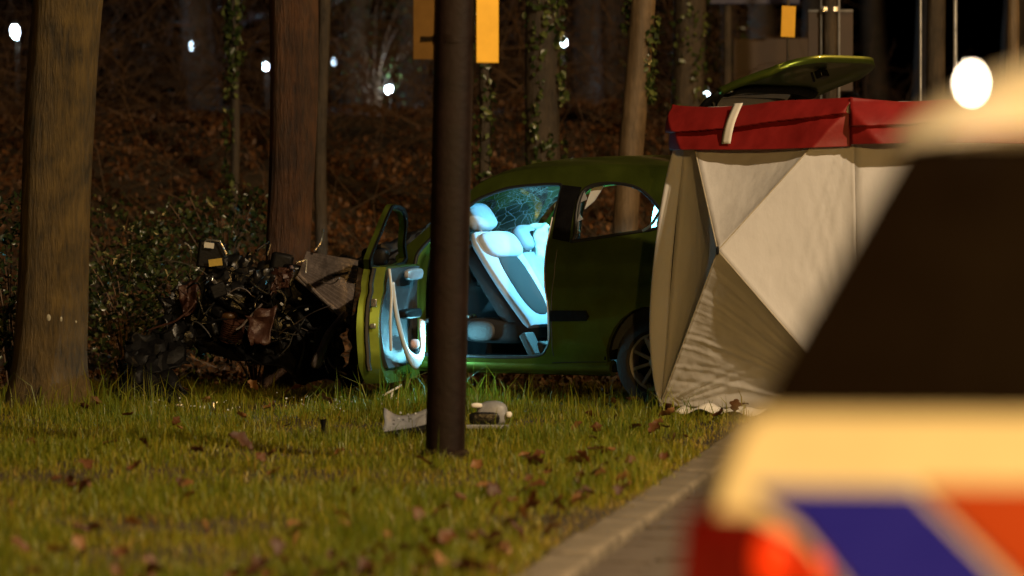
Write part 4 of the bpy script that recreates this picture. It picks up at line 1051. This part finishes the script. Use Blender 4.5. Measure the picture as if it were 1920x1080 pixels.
# ------------------------------------------------------------------ brown post with yellow plates
x, y = lay(834, 868); PZ = -.02
post = empty('sign_post', (x, y, 0), 'brown painted post in the foreground carrying two yellow plates', 'post')
pr = 37/F*y
sec = [(-1, 1, -.0), (1, 1, 0)]
def postf(z): return (853-834)/F*y*(z/(CH+HY/F*y))
V = []; Fc = []; segp = 20
zs_ = list(np.linspace(-.1, 4.2, 26))
f_ = lambda q, e: math.copysign(abs(q)**e, q)
for z in zs_:
    for k in range(segp):
        a = 2*PI*k/segp; V.append(Vector((postf(z)+f_(math.cos(a), .8)*pr, f_(math.sin(a), .8)*pr, z)))
for i in range(len(zs_)-1):
    for k in range(segp):
        k2 = (k+1) % segp; Fc.append((i*segp+k, i*segp+k2, (i+1)*segp+k2, (i+1)*segp+k))
Fc.append(tuple((len(zs_)-1)*segp+k for k in range(segp)))
mesh('post_shaft', V, Fc, M['polebrown'], post)
MB().lathe([(pr*1.25, -.02), (pr*1.25, .035), (pr*1.03, .05)], (postf(.02), 0, .02), (0, 0, 1), 20).build('base_collar', M['polebrown'], post)
zr = CH-(118-HY)/F*y; zl = CH-(111-HY)/F*y
cxr = (914-960)/F*y-x; cxl_ = (796-960)/F*y-x
MB().box((cxr, -.045, zr+.30), (.118, .006, .60), Matrix.Rotation(.35, 3, 'Z')).build('yellow_plate', M['signyellow'], post, bevel=.002)
MB().box((cxl_, .045, zl+.30), (.125, .006, .60), Matrix.Rotation(-.45, 3, 'Z')).build('yellow_plate', M['signshade'], post, bevel=.002)
for z in (zr+.12, zr+.45): mb = MB(); mb.lathe([(pr*1.06, -.02), (pr*1.06, .02)], (postf(z), 0, z), (0, 0, 1), 20); mb.box((cxr*.7, -.03, z), (.10, .02, .025)); mb.box((cxl_*.7, .03, z), (.10, .02, .025)); mb.build('plate_bracket', M['polebrown'], post)

# ------------------------------------------------------------------ signs and posts in the dark at right
def on_ground(px, Y):
    x = (px-960)/F*Y; return x, Y, gh(x, Y)
x, Y, g0 = on_ground(1556, 37.0); k = Y/F
rs = empty('road_sign', (x, Y, g0), 'brown backed road sign on a post behind the raised tailgate', 'road sign')
zt = CH-(20-HY)*k-g0
MB().tube([(0, -.03, 0), (0, -.03, zt+.9)], 13*k, 12).build('post', M['bark_dark'], rs)
MB().tube([(-16*k, -.0, 0), (-16*k, 0, zt+.9)], 2.2*k, 8).tube([(17*k, 0, 0), (17*k, 0, zt+.9)], 2.2*k, 8).build('rail', M['steel'], rs)
MB().box((2*k, .05, zt-.30), (84*k, .01, .60)).build('board', M['signgrey'], rs, bevel=.004)
MB().tube([(-40*k, .04, zt), (44*k, .04, zt)], 2.4*k, 6).build('board_rim', M['steel'], rs)
MB().box((0, -.06, zt+.01), (30*k, .03, .04)).build('clamp', M['silver'], rs, bevel=.006)
x, Y, g0 = on_ground(1478, 36.0); k = Y/F
ys_ = empty('yellow_sign', (x, Y, g0), 'small yellow plate on a thin dark post above the tailgate', 'sign')
zt = CH-(12-HY)*k-g0
MB().tube([(0, .03, 0), (0, .03, zt+.05)], .012, 8).build('post', M['bark_dark'], ys_)
MB().box((0, 0, zt-.11), (28*k, .006, .225), Matrix.Rotation(.04, 3, 'Y') @ Matrix.Rotation(.3, 3, 'Z')).build('plate', M['signyellow'], ys_, bevel=.002)
x, Y, g0 = on_ground(1450, 43.0); k = Y/F
ib = empty('notice_board', (x, Y, g0), 'dim brown flat board behind the raised tailgate', 'board')
zt = CH-(72-HY)*k-g0
MB().box((0, 0, zt-.5), (150*k, .03, 1.0)).build('board', M['signgrey'], ib, bevel=.006)
MB().tube([(-60*k, .05, 0), (-60*k, .05, zt)], .03, 8).tube([(60*k, .05, 0), (60*k, .05, zt)], .03, 8).build('legs', M['bark_dark'], ib)
x, Y, g0 = on_ground(1415, 42.0); k = Y/F
bs = empty('blue_sign', (x, Y, g0), 'blue sign whose lower edge shows at the top above the yellow plate', 'sign')
zt = CH-(8-HY)*k-g0
MB().box((0, 0, zt+.3), (170*k, .02, .6)).build('board', M['blue_sign'], bs, bevel=.006)
MB().tube([(-50*k, .05, 0), (-50*k, .05, zt+.5)], .035, 8).build('post', M['bark_dark'], bs)
for px, w, Yp, lb in ((1726, 6, 34.5, 'thin steel post just right of the red tent top'), (1791, 9, 34.0, 'thin steel post behind the bright glint on the van roof')):
    x, Y, g0 = on_ground(px, Yp)
    o = empty('metal_post', (x, Y, g0), lb, 'post')
    MB().tube([(0, 0, -.05), (0, 0, 3.6)], w/F*Y/2, 10).build('tube', M['steel'], o)
    MB().lathe([(w/F*Y/2+.004, 0), (w/F*Y/2+.006, .04), (.006, .07)], (0, 0, 3.59), (0, 0, 1), 10).build('cap', M['steel'], o)

# ------------------------------------------------------------------ distant lamps
def far_lamp(px, py, Y, rpx, m, label, sq=1.4):
    p = at(px, py, Y); g0 = gh(p.x, Y); k = Y/F
    o = empty('park_lamp', (p.x, Y, g0), label, 'lamp')
    h = p.z-g0; rpx *= .8
    MB().tube([(0, .22, 0), (0, .22, h+.05), (0, .0, h+.05)], .014, 8).build('pole', M['bark_dark'], o)
    V, Fc = puff((0, 0, h), (2*rpx*k, 2*rpx*k, 2*rpx*k*sq), .9, Matrix.Rotation(random.uniform(-.25, .25), 3, 'Y'), 14, 10, .7, px); mesh('lamp_head', V, Fc, m, o)
    lamp('park_lamp_light', (p.x, p.y-.45, p.z+.1), 30 if m is M['glow'] else 8, (.62, .82, 1.0), .05)
    MB().lathe([(rpx*k*1.5, 0), (rpx*k*1.2, .03), (.02, .06)], (0, .02, h+rpx*k*sq), (0, 0, 1), 12).build('lamp_hood', M['bark_dark'], o)
far_lamp(30, 62, 66, 8.5, M['glow'], 'brightest cold white lamp, far left beyond the thick trunk', 1.7)
far_lamp(359, 86, 58, 3.6, M['glow_dim'], 'cold white lamp with two parts between the thick and reddish trunks', 2.6)
far_lamp(499, 125, 62, 5.5, M['glow'], 'cold white lamp at the left edge of the reddish trunk', 1.5)
far_lamp(626, 116, 74, 3, M['glow_dim'], 'faint lamp just right of the reddish trunk', 1.8)
far_lamp(731, 168, 52, 8, M['glow'], 'cold white lamp left of the brown post', 1.1)
far_lamp(1057, 77, 72, 7, M['glow'], 'cold white lamp right of the ivy-clad trunk', 1.0)
far_lamp(1326, 182, 64, 6, M['glow'], 'cold white lamp just above the red tent corner', 1.5)

# ------------------------------------------------------------------ fallen leaves
lv = []
for k in range(3):
    def lf(a, b):
        t = a*PI; w = .38*math.sin(t)**.8*(1+.35*math.sin(a*16+k)); 
        return Vector(((a-.5), (b-.5)*2*w, .16*abs(b-.5)*2+.12*math.sin(a*4+k)))*1.0
    V, Fc = grid_sheet(lf, 8, 2); me = bpy.data.meshes.new('fallen_leaf'); me.from_pydata([tuple(v) for v in V], [], Fc); me.shade_smooth()
    for c3 in range(3):
        m2 = me.copy(); a_ = m2.attributes.new('tint', 'FLOAT', 'POINT'); a_.data.foreach_set('value', np.full(len(V), (.1, .5, .95)[c3], dtype=np.float32)); m2.materials.append(M['leaf']); lv.append(m2)
for k in range(220):
    near_kerb = random.random() < .35
    y = 17.6+14*random.random()**2.
    x = KX(y)-random.uniform(0, .7) if near_kerb else random.uniform(-.108, .06)*y
    if x > KX(y): x = KX(y)-random.uniform(.05, 1)
    o = link('fallen_leaf', random.choice(lv)); s = random.uniform(.045, .095)
    o.location = (x, y, gh(x, y)+random.uniform(.03, .095)); o.scale = (s, s, s); o.rotation_euler = (random.uniform(-.9, .9), random.uniform(-.9, .9), random.uniform(0, 6.28))
    prop(o, 'dead brown leaf lying in the grass', 'leaf', 'fallen leaves on the grass')
x, y = lay(450, 870)
o = link('fallen_leaf', lv[0]); o.location = (x, y, gh(x, y)+.10); o.scale = (.15, .12, .12); o.rotation_euler = (.7, .5, .3)
prop(o, 'largest dark red-brown leaf standing up in the grass left of the post', 'leaf')

# ------------------------------------------------------------------ police van in the foreground, seen from behind
VX = 1.145
van = empty('police_van', (VX, 7.2, -.128), 'blurred white police van with blue and orange stripes in the right foreground', 'police van', -ang)
half = [(.0, .30), (.60, .30), (.82, .33), (.885, .45), (.905, .70), (.905, .95), (.895, 1.10), (.865, 1.20), (.83, 1.275), (.80, 1.30)]
def section(hp_, y, sx=1.0):
    L_ = [Vector((-p[0]*sx, y, p[1])) for p in hp_]; R_ = [Vector((p[0]*sx, y, p[1])) for p in reversed(hp_[1:])]
    return L_+R_
secs = [section([(x_*.965, .02+z_*.98) for x_, z_ in half], -.02), section(half, .04), section(half, .4), section(half, 2.2), section(half, 3.2), section([(x_*.99, z_*.94) for x_, z_ in half], 3.7), section([(x_*.94, z_*.80+.04) for x_, z_ in half], 4.3), section([(x_*.86, z_*.70+.09) for x_, z_ in half], 4.5)]
V = [v for s in secs for v in s]; m_ = len(secs[0]); Fc = []
for i in range(len(secs)-1):
    for k in range(m_): k2 = (k+1) % m_; Fc.append((i*m_+k, (i+1)*m_+k, (i+1)*m_+k2, i*m_+k2))
Fc.append(tuple(range(m_))); Fc.append(tuple((len(secs)-1)*m_+k for k in reversed(range(m_))))
mesh('body', V, Fc, M['van_white'], van, angle=50)
# glasshouse (dark all round) and roof
gsec = lambda y, yt, sx=1: ([Vector((s*.795*sx, y, 1.295)) for s in (-1, 1)], [Vector((s*.575*sx, yt, 1.69)) for s in (-1, 1)])
(b0, t0), (b1, t1_) = gsec(.0, .13), gsec(3.45, 2.5)
V = [b0[0], b0[1], b1[1], b1[0], t0[0], t0[1], t1_[1], t1_[0]]
mesh('windows', V, [(0, 1, 5, 4), (1, 2, 6, 5), (2, 3, 7, 6), (3, 0, 4, 7)], M['van_glass'], van, smooth=False)
rp_ = [(.615, 1.685), (.60, 1.715), (.55, 1.755), (.45, 1.805), (.30, 1.85), (.15, 1.872), (0, 1.88)]
def roofv(a, b):
    k = (2*b-1); s = -1 if k < 0 else 1; t = 1-abs(k); i = t*(len(rp_)-1); j = min(int(i), len(rp_)-2); fr = i-j
    x_ = rp_[j][0]*(1-fr)+rp_[j+1][0]*fr; z_ = rp_[j][1]*(1-fr)+rp_[j+1][1]*fr
    y_ = .11+2.45*a; drop = (max(0, .12-a)/.12)**2*.8
    return Vector((s*x_*(1-.02*drop), y_, z_-(z_-1.685)*drop))
V, Fc = grid_sheet(roofv, 30, 28); mesh('roof', V, Fc, M['van_white'], van, angle=180)
# stripes on the tailgate: thin film sheets proud of the paint
def plate(name, poly, m, y=-.029, t=.006):
    V, Fc = panel(poly, [], lambda u, z: y, t, .2); return mesh(name, V, Fc, m, van, smooth=False)
def vl(px, py):   # tailgate plane coordinates
    p = at(px, py, 7.18); return (p.x-VX, p.z+.128)
plate('blue_stripe', [vl(1415, 922), vl(1715, 922), vl(1910, 1120), vl(1610, 1120), vl(1515, 1000)], M['van_blue'])
plate('orange_stripe', [vl(1735, 915), vl(2040, 915), vl(2260, 1110), vl(1935, 1110)], M['van_orange'])
plate('blue_stripe', [vl(2080, 925), vl(2340, 925), vl(2540, 1110), vl(2300, 1110)], M['van_blue'])
plate('orange_stripe', [vl(2370, 915), vl(2620, 915), vl(2620, 1110), vl(2570, 1110)], M['van_orange'])
for s in (-1, 1):
    pl = [vl(1285, 968), vl(1410, 972), vl(1500, 1015), vl(1585, 1110), vl(1585, 1330), vl(1290, 1360), vl(1268, 1150)]
    V, Fc = panel([(s*x_, z_) for x_, z_ in (pl if s < 0 else pl[::-1])], [], lambda u, z: -.035+.25*max(0, abs(u)-.86), .05, .06); tl = mesh('taillight', V, Fc, M['taillight'], van)
    xr, zr_ = vl(1455, 1062); V, Fc = puff((-s*xr, -.045, zr_), (.062, .02, .085), .8, None, 16, 10); mesh('reflector', V, Fc, M['taillit'], tl)
    xr, zr_ = vl(1535, 1085); V, Fc = puff((-s*xr, -.045, zr_), (.035, .02, .05), .8, None, 16, 10); mesh('reflector', V, Fc, M['taillit'], tl)
MB().box((0, -.05, .45), (1.70, .14, .26)).build('bumper', M['black'], van, bevel=.04)
MB().box((0, -.035, .80), (.52, .012, .11)).build('number_plate', M['signyellow'], van, bevel=.003)
for (x_, y_) in ((-.80, .9), (.80, .9), (-.80, 3.6), (.80, 3.6)): wheel((x_, y_, .33), .33, .2, van, (math.copysign(1, x_), 0, 0))
V, Fc = puff((-.478, .05, 1.780), (.016, .012, .018), .9, None, 12, 8); mesh('roof_glint', V, Fc, M['glint_warm'], van)  # glowing dome added for the street lamp's glint on the roof paint
